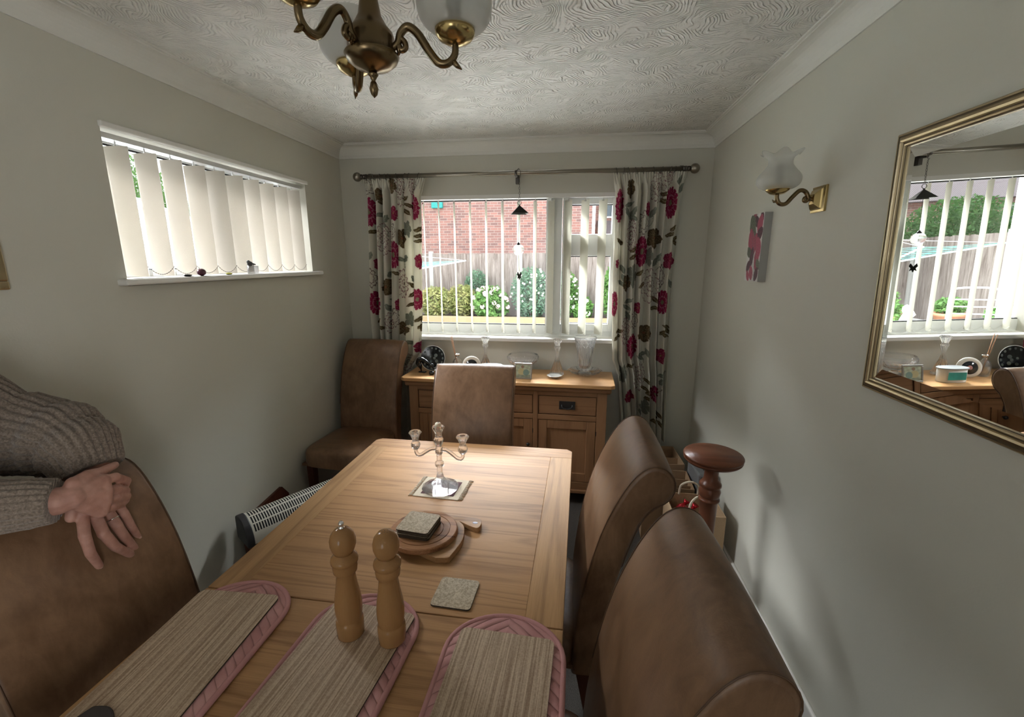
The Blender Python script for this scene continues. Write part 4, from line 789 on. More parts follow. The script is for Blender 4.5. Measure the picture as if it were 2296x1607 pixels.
# coasters
slab('coaster', .0525, .0525, .010, .0045, [M['mel_c'], M['edge']], (-.277, .985, ZT), rad(-3), 'single square coaster lying alone on the right of the mills', 'coaster', 'square coasters')
# boards
bd = thing('handled_board', (-.395, 1.215, ZT), 'shaped wooden serving board with a short handle, under the round trivet', 'board', rad(-2))
m = MB(); poly = smooth_path([(x, y, 0) for x, y in [(.035, -.118), (.068, -.112), (.076, -.095), (.088, -.02), (.075, .045), (.052, .072), (.085, .055), (.115, .045), (.125, .058), (.122, .088), (.105, .098), (.03, .108), (-.06, .10), (-.09, .05), (-.085, -.03), (-.05, -.09)]], 4)[:-1]
m.prism([(p.x, p.y) for p in poly], 0, .018); m.build('board', M['rim'], bd, bevel=.003)
m = MB(); m.ell((.105, .071, .0182), (.009, .006, .0006), 12, 6); m.build('inlay', plain('pearl_inlay', (.45, .45, .55), .3), bd)
tv = thing('round_trivet', (-.435, 1.205, ZT+.0182), 'round striped wooden trivet with ring grooves, below the stacked coasters', 'trivet', rad(-2))
m = MB(); R_ = .105; gp = [(0, 0), (R_, 0), (R_+.002, .004), (R_, .014), (R_-.003, .016)]
for g0 in (.083, .062): gp += [(g0+.0014, .016), (g0+.0012, .0135), (g0-.0012, .0135), (g0-.0014, .016)]
m.lathe(gp+[(0, .016)], n=72, smooth=False); m.build('disc', M['acacia'], tv)
for k in range(6):
    slab('coaster', .0525, .0525, .010, .0043, [M['mel_c'], M['edge']], (-.447+.0012*sin(k*2.1), 1.200+.0015*cos(k*1.7), ZT+.0344+.0045*k), rad(-7+1.2*sin(k*1.9)), ['square coaster at the very bottom of the stack on the trivet', 'square coaster, second from the bottom of the stack', 'square coaster, third from the bottom of the stack', 'square coaster, third from the top of the stack', 'square coaster just below the top one of the stack', 'topmost square coaster of the stack on the trivet'][k], 'coaster', 'square coasters')
# woven mat and glass candelabra
rg = thing('woven_mat', (-.468, 1.520, ZT), 'small fringed woven mat under the glass candelabra', 'mat', rad(-4))
m = MB(); m.box(-.088, .088, -.075, .075, 0, .003); m.build('border', M['linen'], rg, bevel=.001)
m = MB(); m.box(-.064, .064, -.055, .055, .003, .0036); m.box(-.04, .04, -.032, .032, .0036, .004); m.build('centre_field', M['rugp'], rg)
m = MB(); rr = random.Random(2)
for s in (-1, 1):
    for k in range(22):
        y = -.072+.144*k/21; m.tube([(s*.086, y, .002), (s*.094, y+rr.uniform(-.003, .003), .0045), (s*(.101+rr.uniform(0, .004)), y+rr.uniform(-.004, .004), .0012)], .0016, 5)
m.build('fringe', M['linen'], rg)
ca = thing('glass_candelabra', (-.472, 1.515, ZT+.0042), 'three branched clear glass candelabra with one stub of candle', 'candelabra', rad(-6))
m = MB(); m.lathe([(0, 0), (.066, 0), (.070, .004), (.070, .009), (.060, .015), (.040, .024), (.024, .034), (.015, .046), (.0115, .062), (.0105, .082), (.0105, .088), (.0165, .093), (.0175, .100), (.0165, .107), (.0105, .112), (.0100, .130), (.0100, .138), (.0130, .142), (.0150, .152), (.0145, .164), (.0115, .170), (.0110, .174), (.0150, .181), (.0185, .190), (.0185, .198), (.0140, .207), (.0120, .214), (.0130, .222), (.0200, .238), (.0245, .245), (.0210, .250), (.0110, .250), (.0105, .232), (0, .232)], n=12, smooth=False); m.build('stem', M['crystal_r'], ca)
for s in (-1, 1):
    m = MB(); m.tube(smooth_path([(s*.008, 0, .158), (s*.03, 0, .157), (s*.055, 0, .142), (s*.072, 0, .130), (s*.086, 0, .128), (s*.093, 0, .138), (s*.094, 0, .150)], 6), .0068, 12); ar = m.build('branch', M['crystal_r'], ca)
    m = MB(); m.lathe([(0, .150), (.009, .150), (.0155, .158), (.0180, .167), (.0160, .177), (.0120, .184), (.0120, .192), (.0190, .208), (.0245, .216), (.0210, .221), (.0110, .221), (.0105, .203), (0, .203)], (s*.094, 0, 0), n=12, smooth=False); m.build('cup', M['crystal_r'], ar)
cd = MB(); cd.lathe([(0, 0), (.0098, 0), (.0098, .018), (.0120, .024), (.010, .029), (.0, .030)], n=20); o = cd.build('candle', M['wax'], None, loc=(-.472, 1.515, ZT+.0042+.233)); tag(o, 'cream candle stub in the middle cup of the candelabra', 'candle')
cd = MB(); cd.tube([(0, 0, .029), (.001, 0, .036)], .001, 6); cd.build('wick', M['black'], o)
def smooth_and_flat(P): return [(p.x, p.y) for p in smooth_path([(a, b, 0) for a, b in P], 4)]
# leather case at the near left corner
cs = thing('folded_case', (-.835, .560, ZT+.0005), 'dark folded leather case with a metal clasp at the near left of the table', 'case', rad(-22))
m = MB(); m.grid(lambda u, v: (-.03+.24*u, -.14+.14*v+.01*sin(pi*u), .020+.016*sin(pi*u)*(1-.4*v)+.006*sin(3*pi*v)), 16, 10); m.grid(lambda u, v: (-.03+.24*u, -.14+.14*v+.01*sin(pi*u), .001+.0*u), 16, 10); 
m = MB(); m.prism(smooth_and_flat([(-.05, -.13), (.20, -.13), (.205, -.055), (.14, -.028), (.07, -.012), (.02, .012), (-.02, .020), (-.05, .005)]), .016, .026); m.build('flap', plain('dark_cloth', (.045, .036, .033), .85, nb=.3), cs, bevel=.004)
m = MB(); m.box(.088, .100, -.032, -.018, .0255, .030); m.build('clasp', M['chrome'], cs, bevel=.001)
# ================================================================ THINGS ON THE SIDEBOARD
ZS = .8522
oo = thing('patterned_plate', (-.962, 3.03, ZS), 'black round plate with a ring of pale motifs at the left of the sideboard', 'plate', rad(3))
m = MB(); m.lathe([(0, .0), (.055, .001), (.084, -.010), (.087, -.010), (.088, -.008), (.056, .006), (0, .005)], (0, 0, 0), 48, axis='y'); q = m.build('plate', M['blackgloss'], oo); q.location = (0, 0, .088); q.rotation_euler = (rad(-14), 0, 0)
m = MB()
for k in range(15):
    a = 2*pi*k/15; m.ell((.072*cos(a), -.0072, .072*sin(a)), (.007, .0008, .009), 8, 5)
for x, z, w in ((.02, .02, .013), (.01, .0, .01), (.025, -.02, .012), (-.02, .01, .008), (-.015, -.025, .01)): m.ell((x, -.0005, z), (w, .0008, w), 10, 5)
q2 = m.build('motif', plain('pale_green_glaze', (.12, .14, .13), .3), q); 
m = MB(); m.tube([(.088*cos(a), -.010, .088*sin(a)) for a in [2*pi*i/48 for i in range(48)]], .0016, 6, closed=True); m.build('rim_line', M['white'], q)
m = MB(); m.box(-.04, .04, .0, .045, 0, .008); m.box(-.03, .03, -.012, -.002, .0, .016); m.tube([(0, .04, .006), (0, .022, .10)], .003, 6); m.build('stand', M['black'], oo)
bi = thing('bird_ornament', (-1.03, 2.955, ZS), 'glossy black curved bird ornament at the left end of the sideboard', 'ornament', rad(-14))
m = MB(); m.box(-.014, .040, -.014, .014, 0, .009); m.build('base', M['blackgloss'], bi, bevel=.004)
m = MB(); m.tube(smooth_path([(.004, 0, .006), (.002, 0, .022), (-.006, 0, .045), (-.016, 0, .065), (-.010, 0, .088), (.012, 0, .095), (.040, 0, .085), (.066, 0, .070), (.084, 0, .060)], 6), lerp_list([.004, .005, .015, .020, .019, .015, .012, .009, .006], 6), 16); m.ell((.088, 0, .058), (.020, .013, .014), 16, 10); m.tube([(.096, 0, .052), (.112, 0, .036), (.118, 0, .03)], [.007, .003, .001], 8); m.build('body', M['blackgloss'], bi)
# small striped pot beside
lathe_thing('small_pot', [(0, 0), (.014, 0), (.019, .008), (.019, .018), (.014, .024), (.011, .024), (.011, .020), (0, .018)], (-.935, 2.90, ZS), M['blackgloss'], 'tiny dark pot beside the black bird ornament', 'pot')
df = thing('reed_diffuser', (-.775, 2.995, ZS), 'clear reed diffuser bottle with brown sticks on the sideboard', 'reed diffuser')
m = MB(); m.lathe([(0, 0), (.028, 0), (.033, .006), (.034, .05), (.033, .075), (.024, .092), (.011, .102), (.011, .120), (.008, .120), (.008, .102), (.022, .088), (.029, .07), (.030, .01), (0, .006)], n=28); m.build('bottle', M['crystal_r'], df)
m = MB(); m.lathe([(.012, .112), (.018, .128), (.020, .131), (.012, .132), (.009, .112)], n=20); m.build('collar', M['chrome'], df)
for k, (dx, dy) in enumerate([(-.050, .01), (-.046, -.012), (-.062, 0), (-.056, .02)]):
    m = MB(); m.tube([(.006, 0, .02), (dx*.75, dy, .262-.004*k)], .0016, 6); m.build('reed', plain('reed_brown', (.42, .21, .10), .7) if k == 0 else bpy.data.materials['reed_brown'], df)
# round framed plate, tub, shell bowl, pebble (seen in the mirror)
rp = thing('round_clock', (-.665, 2.955, ZS), 'round cream rimmed ornament plate with a dark flower centre on the sideboard', 'plate', rad(12))
m = MB(); m.lathe([(0, .014), (.058, .014), (.063, .008), (.062, 0), (.050, -.006), (.040, -.004), (0, -.003)], (0, 0, 0), 40, axis='y'); q = m.build('rim', M['cream'], rp); q.location = (0, 0, .0625); q.rotation_euler = (rad(-8), 0, 0)
m = MB(); m.lathe([(0, -.0045), (.040, -.005), (.040, -.003), (0, -.003)], (0, 0, 0), 32, axis='y'); m.build('face', M['blackgloss'], q); m = MB(); m.ell((0, -.0055, 0), (.014, .001, .014), 12, 6); m.build('flower', plain('rose_glaze', (.45, .22, .2), .4), q)
tb = thing('oval_tub', (-.515, 2.880, ZS), 'oval white tub with a teal picture and grey lid on the sideboard', 'tub')
def oval(rx, ry, n=40, e=2.6): return [(rx*abs(cos(a))**(2/e)*(1 if cos(a) > 0 else -1), ry*abs(sin(a))**(2/e)*(1 if sin(a) > 0 else -1)) for a in [2*pi*i/n for i in range(n)]]
m = MB(); m.prism(oval(.072, .042), 0, .082, smooth=True); m.build('tub', M['white'], tb, bevel=.003); m = MB(); m.prism(oval(.078, .047), .080, .088); m.build('lid', plain('lid_grey', (.33, .35, .35), .3), tb, bevel=.003)
m = MB(); m.grid(lambda u, v: (.048*(2*u-1)*1.0, -.0425-.0006-.0*u, .018+.046*v), 8, 4); m.build('picture_label', plain('teal_picture', (.04, .30, .25), .5, vary=.6, ns=90), tb)
bw_ = thing('shell_bowl', (-.865, 2.90, ZS), 'small patterned china bowl holding pale eggs on the sideboard', 'bowl')
m = MB(); m.lathe([(0, 0), (.022, 0), (.024, .004), (.036, .02), (.046, .036), (.044, .037), (.033, .022), (.02, .008), (0, .006)], n=32, flute=lambda a, t: .04*cos(8*a)*min(1, t*2)); m.build('bowl', M['white'], bw_)
for x, y, z, c_ in ((-.868, 2.905, .030, 'pale grey egg standing in the small china bowl'), (-.845, 2.885, .026, 'cream egg lying in the small china bowl')):
    m = MB(); m.ell((0, 0, 0), (.016, .016, .022), 16, 12); o = m.build('egg', M['cream'] if 'cream' in c_ else M['white'], None, loc=(x, y, ZS+z)); tag(o, c_, 'egg')
# crystal candlesticks
def candlestick(x, y, label):
    r = thing('crystal_candlestick', (x, y, ZS), label, 'candlestick', 0, 'crystal candlesticks')
    m = MB(); m.lathe([(0, 0), (.046, 0), (.047, .006), (.040, .028), (.028, .065), (.017, .095), (.011, .120), (.009, .138), (.010, .150), (.019, .185), (.021, .190), (.016, .196), (.015, .202), (.026, .232), (.030, .240), (.026, .246), (.020, .244), (.012, .238), (.010, .222), (0, .222)], n=24, smooth=False, flute=lambda a, t: (.06*cos(12*a) if t < .9 else 0)); m.build('stick', M['crystal'], r)
    return r
c1 = candlestick(-.585, 3.05, 'cut crystal candlestick behind the end chair, left of the fruit bowl'); candlestick(-.079, 3.02, 'cut crystal candlestick between the crystal bowl and the vase')
# crystal footed bowl
cut = lambda a, t: (.022*cos(16*a) if .12 < t < .40 else 0)
bl = thing('crystal_bowl', (-.318, 3.055, ZS), 'wide cut crystal footed bowl near the middle of the sideboard', 'bowl')
m = MB(); m.lathe([(0, 0), (.062, 0), (.064, .004), (.040, .014), (.020, .024), (.016, .032), (.030, .040), (.062, .052), (.096, .074), (.112, .096), (.113, .112), (.104, .126), (.101, .126), (.108, .110), (.106, .097), (.090, .078), (.06, .058), (.028, .047), (0, .045)], n=48, smooth=False, flute=lambda a, t: (.014*cos(24*a) if .30 < t < .50 else 0)); m.build('bowl', M['crystal'], bl)
# vase and fluted dish
dh = thing('crystal_dish', (.112, 3.045, ZS), 'scalloped crystal dish standing beneath the crystal vase', 'dish')
m = MB(); m.lathe([(0, 0), (.055, 0), (.075, .006), (.098, .018), (.112, .030), (.110, .033), (.094, .023), (.072, .012), (.05, .007), (0, .007)], n=60, smooth=False, flute=lambda a, t: .045*cos(10*a)*max(0, 1-abs(t-.45)*2.2)+.018*cos(30*a)*(1 if .25 < t < .65 else 0)); m.build('dish', M['crystal'], dh)
va = thing('crystal_vase', (.110, 3.045, ZS+.0075), 'tall cut crystal vase with a flared rim at the right of the sideboard', 'vase')
def vf(a, t):
    if t < .10: return 0
    if t < .36: return .035*cos(28*a)
    if t < .50: return .03*cos(14*a)
    return 0
m = MB(); m.lathe([(0, 0), (.044, 0), (.046, .006), (.036, .014), (.034, .022), (.042, .036), (.046, .060), (.049, .100), (.054, .150), (.058, .185), (.064, .215), (.074, .240), (.079, .250), (.076, .254), (.069, .240), (.058, .214), (.052, .185), (.047, .150), (.042, .10), (.038, .06), (.03, .04), (0, .036)], n=56, smooth=False, flute=vf)
for k in range(10):      # star cut band
    a = 2*pi*k/10
    for da in (-1, 1):
        m.tube([((.0615+.0055*abs(z-.5)*0)*cos(a+da*(z-.5)*.5)*(1+.12*z), (.0615)*sin(a+da*(z-.5)*.5)*(1+.12*z), .188+.045*z) for z in (0, .25, .5, .75, 1)], .0016, 5)
m.build('vase', M['crystal'], va)
sd_ = thing('china_dish', (-.092, 2.925, ZS), 'small gold rimmed white china dish in front of the crystal candlestick', 'dish')
m = MB(); m.lathe([(0, 0), (.020, 0), (.024, .004), (.040, .012), (.050, .016), (.048, .018), (.036, .013), (.02, .008), (0, .007)], n=48, flute=lambda a, t: .05*cos(6*a)*min(1, t*1.6)); m.build('dish', M['white'], sd_)
ph = thing('photo_frame', (-.298, 2.862, ZS), 'small silver photo frame standing at the front of the sideboard', 'photo frame', rad(-3))
m = MB(); t_ = rad(-10)
for a, b, c_, d in ((-.059, .059, 0, .010), (-.059, .059, .097, .107), (-.059, -.049, .010, .097), (.049, .059, .010, .097)): m.box(a, b, -.005, .005, c_, d)
fo = m.build('frame', plain('silver_frame', (.42, .42, .40), .3, .8), ph, bevel=.002); fo.rotation_euler = (t_, 0, 0)
m = MB(); m.grid(lambda u, v: (-.049+.098*u, -.003, .010+.087*v), 60, 50, smooth=False); q = m.build('photograph', M['print'], fo, fix=False)
def phf(co):
    X, Z = co[:, 0], co[:, 2]; C = np.tile((.32, .36, .26), (len(X), 1)).astype(float); n1 = np.sin(X*160+Z*90)*np.sin(Z*210-X*60); C += n1[:, None]*np.array([.06, .07, .05]); C[(np.hypot(X+.012, Z-.05) < .022)] = (.38, .34, .18); C[(np.hypot(X-.02, Z-.045) < .02)] = (.14, .22, .19); C[np.hypot(X+.004, Z-.082) < .010] = (.22, .14, .09); C[Z < .028] *= .6
    return np.clip(C, 0, 1)
painted('p', q, phf)
m = MB(); m.box(-.047, .047, .0045, .007, .004, .100); m.prism([(.010, .085), (.012, .085), (.055, 0), (.012, 0)], -.016, .016, axis='x'); m.build('strut', M['black'], fo)
# ================================================================ THINGS ON THE LEFT SILL
zs = 1.5565
def stone(name, x, y, r, mat, label, cat, rz=0): m = MB(); m.ell((0, 0, r[2]), r, 20, 12); o = m.build(name, mat, None, loc=(x, y, zs), rz=rz); return tag(o, label, cat)
stone('glass_pebble', -1.618, 1.745, (.011, .020, .005), M['blackgloss'], 'flat black pebble on the left window sill', 'pebble')
stone('polished_stone', -1.622, 1.825, (.016, .026, .016), plain('purple_stone', (.10, .03, .05), .15, vary=.5, ns=60), 'large glossy purple stone on the left window sill', 'stone', .3)
stone('glass_pebble', -1.620, 1.985, (.010, .018, .005), plain('yellow_glass', (.55, .52, .10), .2), 'flat yellow pebble on the left window sill', 'pebble')
bt = thing('bird_tealight', (-1.628, 2.165, zs), 'glass tealight cup with a small bird perched on it on the sill', 'ornament', rad(90))
m = MB(); m.lathe([(0, 0), (.024, 0), (.026, .003), (.027, .040), (.025, .040), (.024, .005), (0, .004)], n=28); m.build('cup', M['crystal_r'], bt)
m = MB(); m.ell((-.018, 0, .050), (.017, .011, .013), 14, 10); m.ell((-.028, 0, .060), (.009, .008, .008), 12, 8); m.tube([(-.035, 0, .060), (-.043, 0, .057)], [.003, .0005], 6); m.tube([(-.008, 0, .050), (.022, 0, .046)], [.007, .003], 8); m.build('bird', plain('grey_bird', (.10, .10, .10), .5, vary=.6, ns=60), bt)
# ================================================================ PERSON
HA= {'wrist': [(-1.19, 0.921, 1.112), (-1.17, 0.889, 1.074)], 'pinky': [(-1.15, 0.909, 1.015), (-1.125, 0.904, 0.988), (-1.125, 0.916, 0.942), (-1.135, 0.936, 0.897)], 'ring': [(-1.14, 0.877, 1.015), (-1.115, 0.874, 0.972), (-1.115, 0.888, 0.928), (-1.13, 0.917, 0.877)], 'middle': [(-1.135, 0.846, 1.022), (-1.105, 0.833, 0.978), (-1.105, 0.852, 0.929), (-1.125, 0.899, 0.871)], 'index': [(-1.135, 0.821, 1.037), (-1.11, 0.797, 0.996), (-1.105, 0.797, 0.949), (-1.12, 0.82, 0.897)], 'thumb': [(-1.155, 0.847, 1.085), (-1.145, 0.816, 1.069), (-1.14, 0.801, 1.038)]}
HB= {'wrist': [(-1.125, 0.772, 1.095), (-1.11, 0.789, 1.098)], 'index': [(-1.1, 0.851, 1.107), (-1.105, 0.885, 1.099), (-1.13, 0.931, 1.064), (-1.15, 0.94, 1.04)], 'middle': [(-1.095, 0.848, 1.081), (-1.105, 0.883, 1.068), (-1.13, 0.923, 1.04), (-1.15, 0.932, 1.018)], 'ring': [(-1.095, 0.843, 1.058), (-1.105, 0.879, 1.046), (-1.13, 0.923, 1.025), (-1.15, 0.932, 1.002)], 'pinky': [(-1.1, 0.834, 1.037), (-1.105, 0.864, 1.028), (-1.125, 0.902, 1.014), (-1.14, 0.928, 1.008)], 'thumb': [(-1.115, 0.802, 1.123), (-1.12, 0.836, 1.127), (-1.125, 0.873, 1.118), (-1.135, 0.914, 1.116)]}
pe = thing('person', (-1.47, .66, 0), 'person in a grey brown ribbed sweater leaning with crossed hands on a chair back', 'person')
O = Vector((-1.47, .66, 0))
def wv(p): return Vector(p)-O
skin = NT('skin'); skin.set(col=skin.ramp(skin.noise(skin.coord(), 35, 4), [(.3, (.37, .185, .14)), (.7, (.52, .29, .23))]), rough=.5, sss=.12, spec=.4); skin.p.inputs['Subsurface Radius'].default_value = (.01, .004, .002)
skin.bump(skin.noise(skin.coord((1, 1, 1)), 160, 5, .65), .35, .0025); mk('skin', skin.mat)
kn = NT('ribbed_knit'); kn.set(rough=.95, spec=.08, sheen=.3); mk('knit', kn.mat)
kn.set(col=kn.ramp(kn.noise(kn.coord(), 220, 3), [(.3, (.14, .108, .085)), (.7, (.29, .232, .185))])); kn.bump(kn.noise(kn.coord(), 330, 3), .7, .004)
mk('trouser', plain('dark_trousers', (.03, .032, .045), .9)); mk('shoe', plain('dark_shoes', (.02, .018, .016), .5)); mk('hair', plain('grey_blond_hair', (.24, .19, .13), .6, nb=.6, ns=120))
b = MB()
def cap(a, c_, ra, rb, n=14): b.capsule(wv(a), wv(c_), ra, rb, n)
HIP = .86
for s in (-1, 1):      # legs, standing between the chair and the wall
    hx, hy = -1.475, .66+s*.10
    cap((hx, hy, HIP), (hx+.01, hy+s*.01, .47), .078, .052); cap((hx+.01, hy+s*.01, .47), (hx, hy+s*.015, .09), .052, .033); cap((hx-.01, hy+s*.015, .05), (hx+.13, hy+s*.03, .028), .036, .026)
b.ell(wv((-1.475, .66, .90)), (.10, .165, .13), 20, 14); b.ell(wv((-1.468, .67, 1.08)), (.095, .145, .17), 20, 14); b.ell(wv((-1.458, .685, 1.27)), (.100, .175, .17), 20, 14)
shL, elL, wrL = (-1.455, .800, 1.335), (-1.435, .895, 1.205), (-1.205, .925, 1.120)
shR, elR, wrR = (-1.452, .505, 1.365), (-1.425, .585, 1.150), (-1.125, .772, 1.097)
cap((-1.455, .685, 1.37), shL, .07, .062); cap((-1.455, .685, 1.37), shR, .07, .062)
cap(shL, elL, .055, .045); cap(elL, wrL, .043, .030); cap(shR, elR, .055, .043); cap(elR, wrR, .042, .031)
cap((-1.452, .688, 1.38), (-1.435, .692, 1.49), .052, .05)
# head, tilted a little down towards the table
b.ell(wv((-1.425, .695, 1.60)), (.098, .076, .110), 26, 20); b.ell(wv((-1.395, .696, 1.545)), (.066, .056, .066), 20, 14); cap((-1.372, .697, 1.50), (-1.365, .697, 1.498), .030, .028)
cap((-1.333, .697, 1.610), (-1.312, .698, 1.573), .010, .014); b.ell(wv((-1.325, .698, 1.530)), (.012, .024, .006), 12, 8); b.ell(wv((-1.327, .698, 1.518)), (.012, .021, .006), 12, 8)
for s in (-1, 1): b.ell(wv((-1.428, .696+s*.078, 1.585)), (.020, .010, .032), 12, 10); b.ell(wv((-1.343, .697+s*.032, 1.625)), (.014, .018, .007), 12, 8)
# hands
def hand(H, w0, rp, rf):
    wr = Vector(H['wrist'][-1]); cap(w0, wr, .030, .027)
    kn_ = [Vector(H[k][0]) for k in ('index', 'middle', 'ring', 'pinky')]
    mid = (wr*.5+sum(kn_, Vector())/4*.5)
    for k in kn_: cap(wr, k, rp*1.25, rp*.86)
    for a, c_ in zip(kn_[:-1], kn_[1:]): cap(a, c_, rp*.82, rp*.82); cap(a.lerp(wr, .45), c_.lerp(wr, .45), rp, rp)
    for nm, rr in (('index', 1.0), ('middle', 1.04), ('ring', 1.0), ('pinky', .88)):
        J = [Vector(p) for p in H[nm]]; r0 = rf*rr
        cap(J[0], J[1], r0*1.13, r0*1.06); cap(J[1], J[2], r0*1.06, r0*.96); cap(J[2], J[3], r0*.96, r0*.78)
        b.ell(wv(J[1]), (r0*1.12,)*3, 12, 8); b.ell(wv(J[0]), (r0*1.22,)*3, 12, 8)
    J = [Vector(p) for p in H['thumb']]; cap(wr, J[0], rp*1.05, rp*.95)
    for a, c_, r1, r2 in zip(J[:-1], J[1:], (1.5, 1.25, 1.15), (1.25, 1.1, .85)): cap(a, c_, rf*r1, rf*r2)
hand(HA, wrL, .0190, .0112); hand(HB, wrR, .0185, .0106)
bo = b.build('body', M['skin'], pe, fix=False)
r_ = bo.modifiers.new('merge', 'REMESH'); r_.mode = 'VOXEL'; r_.voxel_size = .0028; r_.use_smooth_shade = True
s_ = bo.modifiers.new('soften', 'SMOOTH'); s_.factor = .5; s_.iterations = 2
# nails, ring
nl = MB()
for H, rf in ((HA, .0108), (HB, .0108)):
    for nm in ('index', 'middle', 'ring', 'pinky'):
        if H is HB: continue
        a, c_ = Vector(H[nm][2]), Vector(H[nm][3]); t = (c_-a).normalized(); out = Vector((.75, -.35, .45)); out = (out-t*out.dot(t)).normalized(); sd = t.cross(out)
        R_m = Matrix((t, sd, out)).transposed(); nl.ell(wv(c_+out*rf*.55), (.0065, .0045, .0022), 10, 6, rot=R_m)
nl.build('fingernail', plain('nail', (.55, .34, .28), .3), bo)
a, c_ = Vector(HA['ring'][0]), Vector(HA['ring'][1]); t = (c_-a).normalized(); q = t.cross(Vector((0, 0, 1))).normalized(); w = t.cross(q); rg_ = MB(); c0 = a.lerp(c_, .62)
rg_.tube([wv(c0+q*(.0128*cos(k))+w*(.0128*sin(k))) for k in [2*pi*i/24 for i in range(24)]], .0014, 6, closed=True); rg_.build('finger_ring', M['chrome'], bo)
for s in (-1, 1): e = MB(); e.ell(wv((-1.341, .697+s*.032, 1.612)), (.009, .012, .010), 14, 10); e.build('eye', M['white'], bo); e = MB(); e.ell(wv((-1.333, .697+s*.032, 1.611)), (.003, .005, .005), 10, 8); e.build('iris', M['black'], bo.children[-1] if bo.children else bo)
hr = MB(); hr.ell(wv((-1.440, .695, 1.628)), (.103, .088, .100), 24, 18)
for s in (-1, 1): hr.ell(wv((-1.455, .695+s*.070, 1.565)), (.062, .022, .075), 16, 12)
hr.ell(wv((-1.492, .695, 1.555)), (.052, .072, .080), 16, 12); h_ = hr.build('hair', M['hair'], pe, fix=False); r_ = h_.modifiers.new('merge', 'REMESH'); r_.mode = 'VOXEL'; r_.voxel_size = .006; r_.use_smooth_shade = True
# sweater: knitted trunk with ribbed sleeves, folds and cuffs
sw = MB()
def trunk(u, v):
    a = 2*pi*u; zz = [(.80, .118, .185), (.84, .122, .190), (.95, .120, .180), (1.08, .122, .176), (1.20, .130, .200), (1.30, .128, .222), (1.37, .112, .215), (1.42, .085, .150), (1.455, .062, .085), (1.475, .058, .066)]
    t = v*(len(zz)-1); i = min(int(t), len(zz)-2); f = t-i; z, rx, ry = [zz[i][k]*(1-f)+zz[i+1][k]*f for k in range(3)]
    rib = 1+.012*cos(60*a); return (max(-.155, .005+.012*v+rx*cos(a)*rib), .012*v+.01+ry*sin(a)*rib, z+.004*sin(5*a))
sw.grid(trunk, 240, 40); sw.build('sweater', M['knit'], pe)
def sleeve(path, rs, nrib, folds, nm):
    m = MB(); P_ = [wv(p) for p in smooth_path(path, 10)]; R_ = lerp_list(rs, 10); k = len(R_)
    R2 = []
    for i, r in enumerate(R_):
        t = i/(k-1); e = 0
        for c_, w_, a_ in folds: e += a_*math.exp(-((t-c_)/w_)**2)
        R2.append(r*(1+e))
    P_.append(P_[-1]-(P_[-1]-P_[-2])*.6); R2.append(R2[-1]*.80)
    m.tube(P_, R2, 168, rib=lambda a, t: .085*abs(cos(nrib/2*a))-.05+.018*sin(3*a+t*9)+.012*sin(2*a-t*14), cap=False); o = m.build(nm, M['knit'], pe, fix=False); return o
sleeve([(-1.455, .78, 1.345), (-1.455, .85, 1.285), (-1.440, .900, 1.205), (-1.365, .925, 1.180), (-1.290, .928, 1.168), (-1.238, .922, 1.143), (-1.206, .912, 1.095)], [.088, .094, .102, .101, .093, .081, .066], 30, [(.45, .025, .05), (.60, .02, -.06), (.66, .03, .04), (.74, .016, -.10), (.82, .03, .07)], 'sleeve')
sleeve([(-1.452, .57, 1.385), (-1.455, .50, 1.330), (-1.440, .56, 1.190), (-1.330, .645, 1.130), (-1.220, .715, 1.108), (-1.150, .758, 1.100), (-1.128, .771, 1.098)], [.082, .082, .068, .064, .057, .051, .047], 24, [(.3, .04, .05), (.5, .03, -.05), (.8, .02, .03)], 'sleeve')
for s in (-1, 1):
    hx, hy = -1.475, .66+s*.10; t_ = MB(); t_.tube([wv(p) for p in smooth_path([(hx, hy-s*.01, .93), (hx, hy, .80), (hx+.008, hy+s*.008, .47), (hx, hy+s*.015, .085)], 6)], lerp_list([.098, .096, .068, .058], 6), 24); t_.build('trouser_leg', M['trouser'], pe)
    t_ = MB(); t_.tube([wv(p) for p in smooth_path([(hx-.055, hy+s*.01, .040), (hx, hy+s*.015, .046), (hx+.08, hy+s*.022, .036), (hx+.165, hy+s*.032, .028)], 5)], lerp_list([.030, .044, .040, .026], 5), 18, flat=1.0); t_.build('shoe', M['shoe'], pe)
# ================================================================ OUTSIDE
GZ = .12
m = MB(); m.box(-16, 16, YB+.26, 30, GZ-.3, GZ); m.box(-16, XL-.26, -8, YB+.26, GZ-.3, GZ); gp = plain('garden_paving', (.40, .39, .37), .9, nb=.3, ns=8, vary=.2); struct('floor_patio', m, gp)
def brickmat(name, sc=1.0):
    m = NT(name); tc = m.n('TexCoord'); mp = m.n('Mapping'); mp.inputs['Rotation'].default_value = (rad(90), 0, 0); m.l(tc.outputs['Object'], mp.inputs[0]); b = m.n('TexBrick'); b.inputs['Scale'].default_value = 1
    for k, v in (('Brick Width', .225), ('Row Height', .075), ('Mortar Size', .006), ('Mortar Smooth', .2), ('Bias', -.1)): b.inputs[k].default_value = v
    b.inputs['Color1'].default_value = (.38, .185, .15, 1); b.inputs['Color2'].default_value = (.21, .12, .11, 1); b.inputs['Mortar'].default_value = (.42, .36, .31, 1); m.l(mp.outputs[0], b.inputs['Vector']); m.set(col=b.outputs['Color'], rough=.9); return m.mat
BR = brickmat('red_brick'); tile = NT('roof_tiles'); w_ = tile.n('TexWave'); w_.inputs['Scale'].default_value = 6; tile.l(tile.coord((1, 0, 1)), w_.inputs['Vector']); tile.set(col=tile.ramp(w_.outputs['Fac'], [(.0, (.10, .085, .09)), (1, (.21, .17, .17))]), rough=.9)
